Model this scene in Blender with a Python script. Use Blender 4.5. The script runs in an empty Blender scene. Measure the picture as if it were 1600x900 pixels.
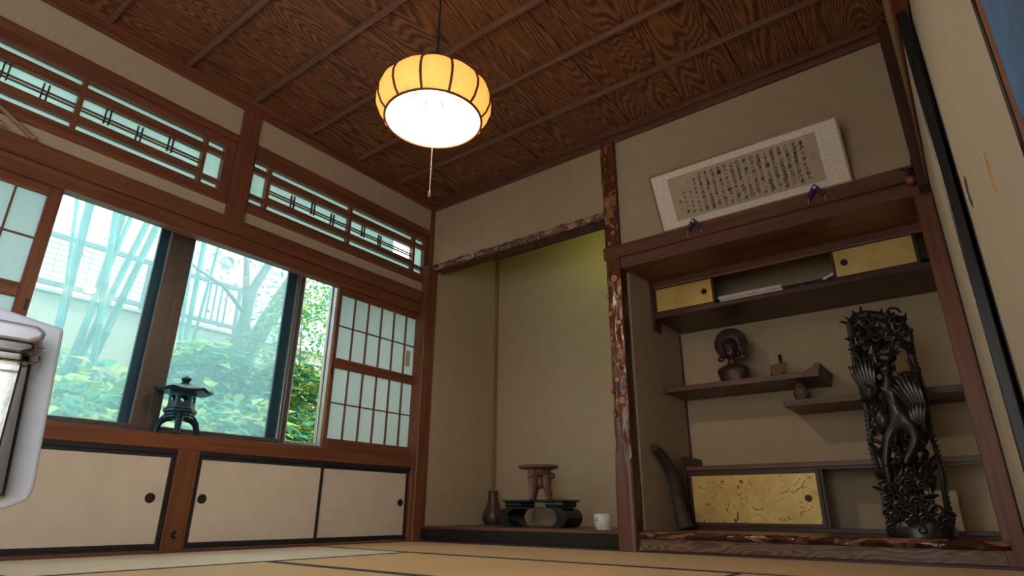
import bpy, math, random
from mathutils import Vector, Matrix, noise as mnoise
random.seed(7)
PI = math.pi
scene = bpy.context.scene
COL = scene.collection

# ------------------------------------------------------------------ camera
cd = bpy.data.cameras.new('camera'); cam = bpy.data.objects.new('camera', cd); COL.objects.link(cam)
cd.sensor_fit = 'HORIZONTAL'; cd.sensor_width = 36.0; cd.lens = 36.0 * 934.226 / 1600.0
cd.clip_start = 0.01; cd.clip_end = 200
_ya, _pi, _ro = -0.648448, 0.356823, 0.006558
_f = Vector((math.sin(_ya) * math.cos(_pi), math.cos(_ya) * math.cos(_pi), math.sin(_pi)))
_r = Vector((math.cos(_ya), -math.sin(_ya), 0)); _u = _r.cross(_f)
_r2 = math.cos(_ro) * _r + math.sin(_ro) * _u; _u2 = -math.sin(_ro) * _r + math.cos(_ro) * _u
cam.matrix_world = Matrix(((_r2.x, _u2.x, -_f.x, 3.5708), (_r2.y, _u2.y, -_f.y, -3.5126), (_r2.z, _u2.z, -_f.z, 0.2201), (0, 0, 0, 1)))
scene.camera = cam
# ------------------------------------------------------------------ world, sun, exposure
w = bpy.data.worlds.new('sky'); scene.world = w; w.use_nodes = True
bg = w.node_tree.nodes['Background']; bg.inputs[0].default_value = (0.86, 0.95, 1.0, 1); bg.inputs[1].default_value = 3.2
sd = bpy.data.lights.new('sun', 'SUN'); sd.energy = 4.2; sd.angle = math.radians(3); sd.color = (1, 0.96, 0.88)
sun = bpy.data.objects.new('sun', sd); COL.objects.link(sun)
sun.rotation_euler = Vector((-0.30, -0.62, -0.9)).to_track_quat('-Z', 'Y').to_euler()
scene.view_settings.view_transform = 'Standard'; scene.view_settings.look = 'None'
scene.view_settings.gamma = 1.0; scene.view_settings.use_curve_mapping = False
scene.view_settings.exposure = 0.62
try:
    scene.cycles.use_denoising = True
    scene.cycles.max_bounces = 10; scene.cycles.diffuse_bounces = 6; scene.cycles.transparent_max_bounces = 16
    scene.cycles.sample_clamp_indirect = 6.0
    scene.cycles.caustics_reflective = False; scene.cycles.caustics_refractive = False
except Exception:
    pass

# ------------------------------------------------------------------ materials
MATS = {}
def newmat(name):
    m = bpy.data.materials.new(name); m.use_nodes = True; nt = m.node_tree; nt.nodes.clear()
    out = nt.nodes.new('ShaderNodeOutputMaterial'); MATS[name] = m
    return m, nt, out
def N(nt, t, **k):
    n = nt.nodes.new(t)
    for a, b in k.items():
        if a.startswith('i_'): n.inputs[a[2:].replace('_', ' ')].default_value = b
        else: setattr(n, a, b)
    return n
def rgb(c): return (c[0], c[1], c[2], 1)
def coords(nt, scale=(1, 1, 1), rnd=True):
    tc = N(nt, 'ShaderNodeTexCoord'); mp = N(nt, 'ShaderNodeMapping'); mp.inputs['Scale'].default_value = scale
    if rnd:
        oi = N(nt, 'ShaderNodeObjectInfo'); ml = N(nt, 'ShaderNodeMath', operation='MULTIPLY'); ml.inputs[1].default_value = 37.0
        nt.links.new(oi.outputs['Random'], ml.inputs[0])
        ad = N(nt, 'ShaderNodeVectorMath', operation='ADD')
        nt.links.new(tc.outputs['Object'], ad.inputs[0]); nt.links.new(ml.outputs[0], ad.inputs[1])
        nt.links.new(ad.outputs[0], mp.inputs['Vector'])
    else:
        nt.links.new(tc.outputs['Object'], mp.inputs['Vector'])
    return mp.outputs[0]
def ramp(nt, fac, stops):
    r = N(nt, 'ShaderNodeValToRGB'); el = r.color_ramp.elements
    el[0].position, el[0].color = stops[0][0], rgb(stops[0][1]); el[1].position, el[1].color = stops[-1][0], rgb(stops[-1][1])
    for s in stops[1:-1]:
        e = el.new(s[0]); e.color = rgb(s[1])
    nt.links.new(fac, r.inputs[0]); return r.outputs[0]
def bsdf(nt, out, color=None, rough=0.5, metal=0.0, spec=0.5, bump=None, bstr=0.2, bdist=0.01, sheen=0.0):
    b = N(nt, 'ShaderNodeBsdfPrincipled'); b.inputs['Roughness'].default_value = rough; b.inputs['Metallic'].default_value = metal
    b.inputs['Specular IOR Level'].default_value = spec
    if sheen: b.inputs['Sheen Weight'].default_value = sheen
    if color is not None:
        if isinstance(color, tuple): b.inputs['Base Color'].default_value = rgb(color)
        else: nt.links.new(color, b.inputs['Base Color'])
    if bump is not None:
        bn = N(nt, 'ShaderNodeBump'); bn.inputs['Strength'].default_value = bstr; bn.inputs['Distance'].default_value = bdist
        nt.links.new(bump, bn.inputs['Height']); nt.links.new(bn.outputs[0], b.inputs['Normal'])
    nt.links.new(b.outputs[0], out.inputs[0]); return b
def plain(name, c, rough=0.5, metal=0.0, spec=0.5, var=0.12, scale=30, bstr=0.05, sc3=None):
    m, nt, out = newmat(name); v = coords(nt, sc3 or (1, 1, 1))
    n = N(nt, 'ShaderNodeTexNoise'); n.inputs['Scale'].default_value = scale; n.inputs['Detail'].default_value = 4
    nt.links.new(v, n.inputs['Vector'])
    col = ramp(nt, n.outputs['Fac'], [(0.3, tuple(x * (1 - var) for x in c)), (0.7, tuple(min(1, x * (1 + var)) for x in c))])
    bsdf(nt, out, col, rough, metal, spec, n.outputs['Fac'], bstr, 0.003); return m
def wood(name, dark, light, axis='x', rough=0.42, across=38.0, along=1.6, spec=0.4):
    m, nt, out = newmat(name); s = {'x': (along, across, across), 'y': (across, along, across), 'z': (across, across, along)}[axis]
    v = coords(nt, s)
    n = N(nt, 'ShaderNodeTexNoise'); n.inputs['Scale'].default_value = 1.0; n.inputs['Detail'].default_value = 5; n.inputs['Distortion'].default_value = 0.6
    nt.links.new(v, n.inputs['Vector'])
    mid = tuple((a + b) / 2 for a, b in zip(dark, light))
    col = ramp(nt, n.outputs['Fac'], [(0.28, dark), (0.5, mid), (0.75, light)])
    bsdf(nt, out, col, rough, 0, spec, n.outputs['Fac'], 0.12, 0.002); return m
def flame_wood(name, dark, light, axis='y', k=42.0, rough=0.4):
    m, nt, out = newmat(name)
    s = {'y': (4.2, 0.55, 4.2), 'x': (2.2, 13.0, 13.0)}[axis]
    v = coords(nt, s)
    n = N(nt, 'ShaderNodeTexNoise'); n.inputs['Scale'].default_value = 1.0; n.inputs['Detail'].default_value = 1.2; n.inputs['Roughness'].default_value = 0.4
    nt.links.new(v, n.inputs['Vector'])
    a = N(nt, 'ShaderNodeMath', operation='MULTIPLY'); a.inputs[1].default_value = k * 3.0; nt.links.new(n.outputs['Fac'], a.inputs[0])
    sn = N(nt, 'ShaderNodeMath', operation='SINE'); nt.links.new(a.outputs[0], sn.inputs[0])
    v2 = coords(nt, tuple(x * 22 for x in s)); n2 = N(nt, 'ShaderNodeTexNoise'); n2.inputs['Scale'].default_value = 1.0; n2.inputs['Detail'].default_value = 3
    nt.links.new(v2, n2.inputs['Vector'])
    h = N(nt, 'ShaderNodeMath', operation='MULTIPLY_ADD'); h.inputs[1].default_value = 0.24; nt.links.new(sn.outputs[0], h.inputs[0]); nt.links.new(n2.outputs['Fac'], h.inputs[2])
    mid = tuple((x + y) / 2 for x, y in zip(dark, light))
    col = ramp(nt, h.outputs[0], [(0.22, dark), (0.5, mid), (0.78, light)])
    bsdf(nt, out, col, rough, 0, 0.35, h.outputs[0], 0.12, 0.002); return m
def bark(name, cols, scale=9.0, rough=0.25, sc3=(1, 1, 0.5), bstr=0.5):
    m, nt, out = newmat(name); v = coords(nt, sc3)
    n = N(nt, 'ShaderNodeTexNoise'); n.inputs['Scale'].default_value = scale; n.inputs['Detail'].default_value = 5; n.inputs['Distortion'].default_value = 1.8
    nt.links.new(v, n.inputs['Vector'])
    k = len(cols); col = ramp(nt, n.outputs['Fac'], [(0.3 + 0.42 * i / (k - 1), c) for i, c in enumerate(cols)])
    bsdf(nt, out, col, rough, 0, 0.5, n.outputs['Fac'], bstr, 0.01); return m
def translucent(name, c, fac=0.6, scale=60, var=0.05, rough=0.6):
    m, nt, out = newmat(name); v = coords(nt)
    n = N(nt, 'ShaderNodeTexNoise'); n.inputs['Scale'].default_value = scale; n.inputs['Detail'].default_value = 5; nt.links.new(v, n.inputs['Vector'])
    col = ramp(nt, n.outputs['Fac'], [(0.3, tuple(x * (1 - var) for x in c)), (0.7, c)])
    d = N(nt, 'ShaderNodeBsdfDiffuse'); t = N(nt, 'ShaderNodeBsdfTranslucent'); mx = N(nt, 'ShaderNodeMixShader'); mx.inputs[0].default_value = fac
    nt.links.new(col, d.inputs[0]); nt.links.new(col, t.inputs[0]); nt.links.new(d.outputs[0], mx.inputs[1]); nt.links.new(t.outputs[0], mx.inputs[2])
    nt.links.new(mx.outputs[0], out.inputs[0]); return m
def glassy(name, tint, refl=0.06):
    m, nt, out = newmat(name); t = N(nt, 'ShaderNodeBsdfTransparent'); t.inputs[0].default_value = rgb(tint)
    g = N(nt, 'ShaderNodeBsdfGlossy'); g.inputs['Roughness'].default_value = 0.02; mx = N(nt, 'ShaderNodeMixShader'); mx.inputs[0].default_value = refl
    nt.links.new(t.outputs[0], mx.inputs[1]); nt.links.new(g.outputs[0], mx.inputs[2]); nt.links.new(mx.outputs[0], out.inputs[0]); return m
def screenmesh(name, c, fac):
    m, nt, out = newmat(name); t = N(nt, 'ShaderNodeBsdfTransparent'); d = N(nt, 'ShaderNodeBsdfTranslucent'); d.inputs[0].default_value = rgb(c)
    mx = N(nt, 'ShaderNodeMixShader'); mx.inputs[0].default_value = fac
    nt.links.new(t.outputs[0], mx.inputs[1]); nt.links.new(d.outputs[0], mx.inputs[2]); nt.links.new(mx.outputs[0], out.inputs[0]); return m
def emit(name, c, s):
    m, nt, out = newmat(name); e = N(nt, 'ShaderNodeEmission'); e.inputs[0].default_value = rgb(c); e.inputs[1].default_value = s
    nt.links.new(e.outputs[0], out.inputs[0]); return m

WD, WL = (0.115, 0.037, 0.017), (0.245, 0.088, 0.042)
for ax in 'xyz':
    wood('wood_' + ax, WD, WL, ax)
    wood('dark_wood_' + ax, (0.040, 0.016, 0.012), (0.095, 0.038, 0.027), ax, rough=0.38)
    wood('toko_wood_' + ax, (0.085, 0.034, 0.022), (0.19, 0.085, 0.056), ax, rough=0.4)
    wood('shelf_wood_' + ax, (0.060, 0.026, 0.021), (0.135, 0.066, 0.054), ax, rough=0.42)
wood('light_stick', (0.22, 0.11, 0.05), (0.36, 0.20, 0.10), 'y', across=60)
wood('corner_rod', (0.20, 0.10, 0.045), (0.34, 0.18, 0.08), 'z', across=50)
flame_wood('ceiling_board', (0.085, 0.032, 0.014), (0.30, 0.13, 0.058), 'y', k=78)
flame_wood('fascia_wood', (0.10, 0.05, 0.03), (0.26, 0.15, 0.095), 'x', k=30)
wood('batten_wood', (0.13, 0.06, 0.042), (0.24, 0.12, 0.085), 'x', rough=0.4)
plain('plaster', (0.48, 0.365, 0.24), 0.9, spec=0.1, var=0.035, scale=14, bstr=0.10)
plain('plaster_toko', (0.46, 0.36, 0.24), 0.9, spec=0.1, var=0.03, scale=10, bstr=0.10)
plain('black_lacquer', (0.008, 0.009, 0.011), 0.25, var=0.2)
plain('black_matte', (0.012, 0.014, 0.018), 0.5, var=0.2)
plain('fusuma_paper', (0.66, 0.57, 0.47), 0.85, spec=0.15, var=0.04, scale=8)
plain('fusuma_paper_pale', (0.50, 0.465, 0.405), 0.8, spec=0.15, var=0.03, scale=8)
plain('handle_bronze', (0.05, 0.03, 0.02), 0.4, metal=0.5)
plain('handle_brass', (0.30, 0.22, 0.11), 0.35, metal=0.9)
plain('alu_brown', (0.13, 0.10, 0.082), 0.4, metal=0.3)
plain('alu_silver', (0.42, 0.40, 0.36), 0.35, metal=0.7)
plain('outer_sash_blue', (0.03, 0.075, 0.11), 0.5)
translucent('shoji_paper', (0.78, 0.87, 0.87), 0.62)
translucent('frosted_glass', (0.62, 0.78, 0.74), 0.75, scale=3, var=0.12)
glassy('window_glass', (0.93, 0.98, 0.98), 0.015)
screenmesh('insect_net', (0.56, 0.88, 0.94), 0.24)
plain('tatami_border', (0.035, 0.042, 0.065), 0.8, var=0.2, scale=200)
def tatami(name, c, axis):
    m, nt, out = newmat(name)
    s = (340, 6, 1) if axis == 'y' else (6, 340, 1)
    v = coords(nt, s); n = N(nt, 'ShaderNodeTexNoise'); n.inputs['Scale'].default_value = 1.0; n.inputs['Detail'].default_value = 3; nt.links.new(v, n.inputs['Vector'])
    v2 = coords(nt, (3, 3, 1)); n2 = N(nt, 'ShaderNodeTexNoise'); n2.inputs['Scale'].default_value = 1.0; n2.inputs['Detail'].default_value = 4; nt.links.new(v2, n2.inputs['Vector'])
    a = N(nt, 'ShaderNodeMath', operation='MULTIPLY_ADD'); a.inputs[1].default_value = 0.5; nt.links.new(n.outputs['Fac'], a.inputs[0])
    b2 = N(nt, 'ShaderNodeMath', operation='MULTIPLY'); b2.inputs[1].default_value = 0.5; nt.links.new(n2.outputs['Fac'], b2.inputs[0]); nt.links.new(b2.outputs[0], a.inputs[2])
    col = ramp(nt, a.outputs[0], [(0.3, tuple(x * 0.78 for x in c)), (0.7, c)])
    bsdf(nt, out, col, 0.55, 0, 0.35, n.outputs['Fac'], 0.25, 0.002, sheen=0.15)
tatami('tatami_x', (0.78, 0.47, 0.155), 'x'); tatami('tatami_y', (0.78, 0.52, 0.22), 'y'); tatami('tatami_skylit', (0.86, 0.74, 0.52), 'y')  # last, paler colour paints in the bright daylight strip beside the window
def gold(name, lines):
    m, nt, out = newmat(name); v = coords(nt, (1, 1, 1), False)
    n = N(nt, 'ShaderNodeTexNoise'); n.inputs['Scale'].default_value = 7; n.inputs['Detail'].default_value = 6; nt.links.new(v, n.inputs['Vector'])
    base = ramp(nt, n.outputs['Fac'], [(0.3, (0.58, 0.38, 0.11)), (0.7, (0.76, 0.56, 0.20))])
    if lines:
        n2 = N(nt, 'ShaderNodeTexNoise'); n2.inputs['Scale'].default_value = 10; n2.inputs['Detail'].default_value = 0.6; n2.inputs['Distortion'].default_value = 1.6; nt.links.new(v, n2.inputs['Vector'])
        s = N(nt, 'ShaderNodeMath', operation='SUBTRACT'); s.inputs[1].default_value = 0.5; nt.links.new(n2.outputs['Fac'], s.inputs[0])
        ab = N(nt, 'ShaderNodeMath', operation='ABSOLUTE'); nt.links.new(s.outputs[0], ab.inputs[0])
        lt = N(nt, 'ShaderNodeMath', operation='LESS_THAN'); lt.inputs[1].default_value = 0.012; nt.links.new(ab.outputs[0], lt.inputs[0])
        n3 = N(nt, 'ShaderNodeTexNoise'); n3.inputs['Scale'].default_value = 16; nt.links.new(v, n3.inputs['Vector'])
        gt = N(nt, 'ShaderNodeMath', operation='GREATER_THAN'); gt.inputs[1].default_value = 0.48; nt.links.new(n3.outputs['Fac'], gt.inputs[0])
        ml = N(nt, 'ShaderNodeMath', operation='MULTIPLY'); nt.links.new(lt.outputs[0], ml.inputs[0]); nt.links.new(gt.outputs[0], ml.inputs[1])
        mx = N(nt, 'ShaderNodeMix', data_type='RGBA'); nt.links.new(ml.outputs[0], mx.inputs[0]); nt.links.new(base, mx.inputs[6]); mx.inputs[7].default_value = (0.20, 0.11, 0.05, 1)
        base = mx.outputs[2]
    bsdf(nt, out, base, 0.42, 0.35, 0.5, n.outputs['Fac'], 0.08, 0.003)
gold('gold_leaf', False); gold('gold_figured', True)
bark('post_bark', [(0.040, 0.010, 0.005), (0.17, 0.048, 0.018), (0.08, 0.022, 0.010), (0.40, 0.17, 0.07), (0.16, 0.048, 0.02)], 11, 0.22, (1, 1, 0.55))
bark('lintel_bark', [(0.04, 0.016, 0.012), (0.20, 0.09, 0.065), (0.06, 0.024, 0.018), (0.50, 0.28, 0.20), (0.12, 0.052, 0.036)], 13, 0.4, (0.55, 1, 1), 1.0)
bark('slab_bark', [(0.03, 0.012, 0.008), (0.13, 0.05, 0.03), (0.06, 0.022, 0.016), (0.42, 0.22, 0.13), (0.08, 0.03, 0.02)], 7, 0.12, (0.6, 1, 1.4), 0.8)
bark('drift_bark', [(0.018, 0.010, 0.008), (0.065, 0.038, 0.028), (0.03, 0.018, 0.012)], 18, 0.7, (1, 1, 0.5), 0.8)
plain('knot_face', (0.36, 0.15, 0.06), 0.4, var=0.2, scale=60)
plain('bronze_green', (0.012, 0.045, 0.055), 0.38, metal=0.45, var=0.25)
plain('carved_dark', (0.013, 0.011, 0.011), 0.33, var=0.3, scale=40, bstr=0.15)
plain('bust_wood', (0.045, 0.016, 0.014), 0.42, var=0.25, scale=40)
plain('figurine_stone', (0.10, 0.06, 0.045), 0.7, var=0.3)
plain('plaque_wood', (0.22, 0.115, 0.055), 0.5)
plain('vase_glaze', (0.07, 0.042, 0.026), 0.35, var=0.35, scale=12)
plain('stool_wood', (0.17, 0.085, 0.06), 0.45, var=0.25, scale=25, bstr=0.2)
plain('white_enamel', (0.50, 0.50, 0.53), 0.3, var=0.02)
plain('hood_grey', (0.36, 0.33, 0.34), 0.25, metal=0.4, var=0.03)
plain('chrome', (0.40, 0.37, 0.33), 0.12, metal=1.0, var=0.03)
plain('dark_chrome', (0.10, 0.085, 0.075), 0.15, metal=0.9, var=0.05)
plain('cup_plastic', (0.80, 0.80, 0.76), 0.35, var=0.02)
plain('print_grey', (0.42, 0.44, 0.42), 0.5); plain('print_violet', (0.10, 0.07, 0.13), 0.5); plain('print_blue', (0.62, 0.64, 0.80), 0.5)
plain('silk_mount', (0.72, 0.66, 0.58), 0.6, var=0.10, scale=70, sc3=(1, 1, 1))
plain('aged_paper', (0.46, 0.365, 0.27), 0.85, var=0.06, scale=20)
plain('ink', (0.012, 0.010, 0.012), 0.7); plain('seal_red', (0.50, 0.16, 0.10), 0.7); plain('seal_faint', (0.42, 0.29, 0.20), 0.8)
plain('frame_wood', (0.30, 0.15, 0.075), 0.4)
plain('purple_silk', (0.045, 0.022, 0.085), 0.5, var=0.2); plain('gold_cord', (0.45, 0.33, 0.12), 0.5); plain('stud_white', (0.8, 0.8, 0.78), 0.3)
plain('knob_wood', (0.26, 0.08, 0.03), 0.3)
plain('iron', (0.03, 0.025, 0.025), 0.4, metal=0.7); plain('brass_old', (0.22, 0.17, 0.11), 0.35, metal=0.8)
plain('card_box', (0.62, 0.50, 0.38), 0.8); plain('paper_white', (0.62, 0.57, 0.52), 0.85); plain('paper_grey', (0.36, 0.31, 0.28), 0.9, var=0.4, scale=40)
plain('pen_black', (0.01, 0.01, 0.012), 0.3); plain('pen_silver', (0.62, 0.68, 0.74), 0.3)
plain('tear_paper', (0.48, 0.28, 0.06), 0.8); plain('blue_cloth', (0.04, 0.15, 0.38), 0.6, var=0.45, scale=9)
plain('patch_paper', (0.62, 0.56, 0.40), 0.8)
translucent('lamp_paper', (0.90, 0.50, 0.19), 0.36, scale=45, var=0.10)
translucent('lamp_liner', (0.96, 0.93, 0.86), 0.25)
plain('lamp_rib', (0.10, 0.035, 0.015), 0.5); plain('cord_black', (0.02, 0.02, 0.02), 0.5)
emit('bulb_glow', (1.0, 0.80, 0.52), 30.0)
plain('cord_white', (0.75, 0.62, 0.48), 0.6); plain('socket_white', (0.70, 0.62, 0.5), 0.4)
plain('interior_dark', (0.05, 0.045, 0.04), 0.8)
plain('soil', (0.14, 0.12, 0.08), 0.95, var=0.3); plain('garden_wall', (0.36, 0.34, 0.26), 0.9); plain('house_wall', (0.62, 0.70, 0.72), 0.9, var=0.03)
plain('rail_metal', (0.10, 0.13, 0.14), 0.5, metal=0.3); plain('bamboo', (0.07, 0.20, 0.18), 0.4, var=0.2, scale=4); plain('tree_bark', (0.13, 0.125, 0.115), 0.85, var=0.4, scale=12)
for nm, c in (('leaf_green', (0.12, 0.34, 0.10)), ('leaf_lime', (0.50, 0.62, 0.16)), ('leaf_blue', (0.12, 0.38, 0.24)), ('leaf_red', (0.55, 0.26, 0.17))):
    translucent(nm, c, 0.5, scale=6, var=0.35)

# ------------------------------------------------------------------ mesh helpers
class MB:
    def __init__(s): s.v = []; s.f = []; s.sm = []
    def add(s, vs, fs, smooth=False):
        o = len(s.v); s.v += [tuple(p) for p in vs]; s.f += [tuple(i + o for i in f) for f in fs]; s.sm += [smooth] * len(fs); return s
    def box(s, x0, x1, y0, y1, z0, z1):
        vs = [(x, y, z) for x in (x0, x1) for y in (y0, y1) for z in (z0, z1)]
        return s.add(vs, [(0, 1, 3, 2), (4, 6, 7, 5), (0, 4, 5, 1), (2, 3, 7, 6), (0, 2, 6, 4), (1, 5, 7, 3)])
    def obox(s, c, a, b, d):
        c, a, b, d = map(Vector, (c, a, b, d))
        vs = [c + a * i + b * j + d * k for i in (-1, 1) for j in (-1, 1) for k in (-1, 1)]
        return s.add(vs, [(0, 1, 3, 2), (4, 6, 7, 5), (0, 4, 5, 1), (2, 3, 7, 6), (0, 2, 6, 4), (1, 5, 7, 3)])
    def tube(s, pts, r, n=8, sq=1.0):
        pts = [Vector(p) for p in pts]; k = len(pts); rs = r if isinstance(r, (list, tuple)) else [r] * k
        vs = []; prev = None
        for i, p in enumerate(pts):
            t = (pts[min(i + 1, k - 1)] - pts[max(i - 1, 0)])
            t = t.normalized() if t.length > 1e-9 else Vector((0, 0, 1))
            if prev is None:
                a = Vector((0, 0, 1)) if abs(t.z) < 0.9 else Vector((1, 0, 0)); e1 = t.cross(a).normalized()
            else:
                e1 = (prev - t * prev.dot(t)); e1 = e1.normalized() if e1.length > 1e-6 else t.orthogonal().normalized()
            prev = e1; e2 = t.cross(e1)
            for j in range(n):
                an = 2 * PI * j / n; vs.append(p + e1 * (rs[i] * math.cos(an)) + e2 * (rs[i] * sq * math.sin(an)))
        fs = [(i * n + j, i * n + (j + 1) % n, (i + 1) * n + (j + 1) % n, (i + 1) * n + j) for i in range(k - 1) for j in range(n)]
        fs.append(tuple(range(n - 1, -1, -1))); fs.append(tuple((k - 1) * n + j for j in range(n)))
        return s.add(vs, fs, True)
    def lathe(s, prof, c=(0, 0, 0), n=24, close=True):
        vs = [(c[0] + r * math.cos(2 * PI * j / n), c[1] + r * math.sin(2 * PI * j / n), c[2] + z) for r, z in prof for j in range(n)]
        k = len(prof); fs = [(i * n + j, i * n + (j + 1) % n, (i + 1) * n + (j + 1) % n, (i + 1) * n + j) for i in range(k - 1) for j in range(n)]
        if close: fs.append(tuple(range(n - 1, -1, -1))); fs.append(tuple((k - 1) * n + j for j in range(n)))
        return s.add(vs, fs, True)
    def loft(s, secs, n=20):   # (cx, cy, z, rx, ry)
        vs = [(cx + rx * math.cos(2 * PI * j / n), cy + ry * math.sin(2 * PI * j / n), z) for cx, cy, z, rx, ry in secs for j in range(n)]
        k = len(secs); fs = [(i * n + j, i * n + (j + 1) % n, (i + 1) * n + (j + 1) % n, (i + 1) * n + j) for i in range(k - 1) for j in range(n)]
        fs.append(tuple(range(n - 1, -1, -1))); fs.append(tuple((k - 1) * n + j for j in range(n)))
        return s.add(vs, fs, True)
    def blob(s, c, r, n=10, m=6):
        if not isinstance(r, (tuple, list)): r = (r, r, r)
        vs = [(c[0], c[1], c[2] - r[2])]
        for i in range(1, m):
            th = PI * i / m
            for j in range(n):
                an = 2 * PI * j / n; vs.append((c[0] + r[0] * math.sin(th) * math.cos(an), c[1] + r[1] * math.sin(th) * math.sin(an), c[2] - r[2] * math.cos(th)))
        vs.append((c[0], c[1], c[2] + r[2])); L = len(vs) - 1; fs = []
        for j in range(n):
            fs.append((0, 1 + (j + 1) % n, 1 + j)); b = 1 + (m - 2) * n; fs.append((L, b + j, b + (j + 1) % n))
        for i in range(m - 2):
            for j in range(n):
                fs.append((1 + i * n + j, 1 + i * n + (j + 1) % n, 1 + (i + 1) * n + (j + 1) % n, 1 + (i + 1) * n + j))
        return s.add(vs, fs, True)
    def prism(s, poly, axis, d0, d1):   # poly in the two other axes (x,y,z order), extruded on axis
        def P(a, b, d): return {'x': (d, a, b), 'y': (a, d, b), 'z': (a, b, d)}[axis]
        k = len(poly); vs = [P(a, b, d0) for a, b in poly] + [P(a, b, d1) for a, b in poly]
        fs = [tuple(range(k))[::-1], tuple(range(k, 2 * k))] + [(i, (i + 1) % k, k + (i + 1) % k, k + i) for i in range(k)]
        return s.add(vs, fs)
    def leaf(s, p, d, nrm, L, W, fold=0.25):
        p = Vector(p); d = Vector(d).normalized(); sd_ = d.cross(Vector(nrm))
        sd_ = sd_.normalized() if sd_.length > 1e-5 else d.orthogonal().normalized(); up = sd_.cross(d)
        a = p; m1 = p + d * L * 0.5; e = p + d * L - up * L * 0.12
        l = p + d * L * 0.45 + sd_ * W + up * W * fold; r = p + d * L * 0.45 - sd_ * W + up * W * fold
        return s.add([a, l, m1, r, e], [(0, 1, 2), (0, 2, 3), (1, 4, 2), (2, 4, 3)])
    def build(s, name, mat, parent=None, bevel=0.0, seg=1, angle=40, local=False):
        me = bpy.data.meshes.new(name); vs = s.v
        if parent is not None and not local:
            o = org(parent); vs = [(a - o.x, b - o.y, c - o.z) for a, b, c in vs]
        me.from_pydata(vs, [], s.f); me.update()
        import bmesh
        bm = bmesh.new(); bm.from_mesh(me); bmesh.ops.recalc_face_normals(bm, faces=bm.faces); bm.to_mesh(me); bm.free()
        for pl, q in zip(me.polygons, s.sm): pl.use_smooth = q
        if any(s.sm): me.set_sharp_from_angle(angle=math.radians(angle))
        if mat: me.materials.append(MATS[mat])
        ob = bpy.data.objects.new(name, me); COL.objects.link(ob)
        if parent is not None: ob.parent = parent
        if bevel:
            b = ob.modifiers.new('bevel', 'BEVEL'); b.width = bevel; b.segments = seg; b.limit_method = 'ANGLE'
        return ob
def org(o):
    v = Vector((0, 0, 0))
    while o is not None: v = v + Vector(o.location); o = o.parent
    return v
def tag(o, label=None, cat=None, group=None, kind=None):
    if label: o['label'] = label
    if cat: o['category'] = cat
    if group: o['group'] = group
    if kind: o['kind'] = kind
    return o
def thing(name, label, cat, loc=(0, 0, 0), group=None, kind=None):
    o = bpy.data.objects.new(name, None); o.empty_display_size = 0.1; COL.objects.link(o); o.location = loc
    return tag(o, label, cat, group, kind)
def setting(name, loc=(0, 0, 0), label=None):
    return thing(name, label, None, loc, None, 'structure')
def bx(parent, name, mat, *b, bevel=0.0):
    m = MB(); m.box(*b); return m.build(name, mat, parent, bevel)
def sbox(name, mat, boxes, bevel=0.003, label=None):
    m = MB()
    for b in boxes: m.box(*b)
    return tag(m.build(name, mat, None, bevel), label, None, None, 'structure')
def cpy(o, parent=None, loc=None):
    c = o.copy(); COL.objects.link(c); c.parent = parent
    if loc is not None: c.location = loc
    for ch in list(o.children): cpy(ch, c)
    return c
def nz(x, y, z): return mnoise.noise(Vector((x, y, z)))

# ================================================================== STRUCTURE
# ---- floor with eight mats
floor = sbox('floor', 'interior_dark', [(-0.05, 3.85, -5.45, 0.02, -0.12, -0.045)], 0, 'tatami floor of the room')
mats = [(0, 1.82, -0.95, -0.03, 'x'), (1.82, 3.64, -0.95, -0.03, 'x'), (0.03, 0.93, -2.75, -0.95, 'y'), (0.93, 2.73, -1.82, -0.95, 'x'),
        (2.73, 3.64, -2.75, -0.95, 'y'), (0.93, 2.73, -2.75, -1.82, 'x'), (0.03, 1.82, -3.66, -2.75, 'x'), (1.82, 3.64, -3.66, -2.75, 'x'), (0.03, 1.82, -4.57, -3.66, 'x'), (1.82, 3.64, -4.57, -3.66, 'x'), (0.03, 1.82, -5.42, -4.57, 'x'), (1.82, 3.64, -5.42, -4.57, 'x')]
for x0, x1, y0, y1, a in mats:
    g = 0.0015; t = bx(floor, 'tatami_mat', 'tatami_skylit' if (a == 'y' and x0 < 1) else 'tatami_' + a, x0 + g, x1 - g, y0 + g, y1 - g, -0.045, 0.0, bevel=0.003)
    bw = 0.026
    if a == 'x':
        bx(t, 'mat_border', 'tatami_border', x0 + g, x1 - g, y0 + g, y0 + bw, -0.02, 0.0015); bx(t, 'mat_border', 'tatami_border', x0 + g, x1 - g, y1 - bw, y1 - g, -0.02, 0.0015)
    else:
        bx(t, 'mat_border', 'tatami_border', x0 + g, x0 + bw, y0 + g, y1 - g, -0.02, 0.0015); bx(t, 'mat_border', 'tatami_border', x1 - bw, x1 - g, y0 + g, y1 - g, -0.02, 0.0015)
sbox('trim_1', 'wood_y', [(-0.02, 0.028, -3.66, -0.02, -0.04, 0.012)], 0.002, 'wooden strip between mats and low cabinets')
sbox('trim_2', 'dark_wood_x', [(0.0, 3.64, -0.028, 0.0, -0.04, 0.010)], 0.002, 'wooden strip along the alcove front')
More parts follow.
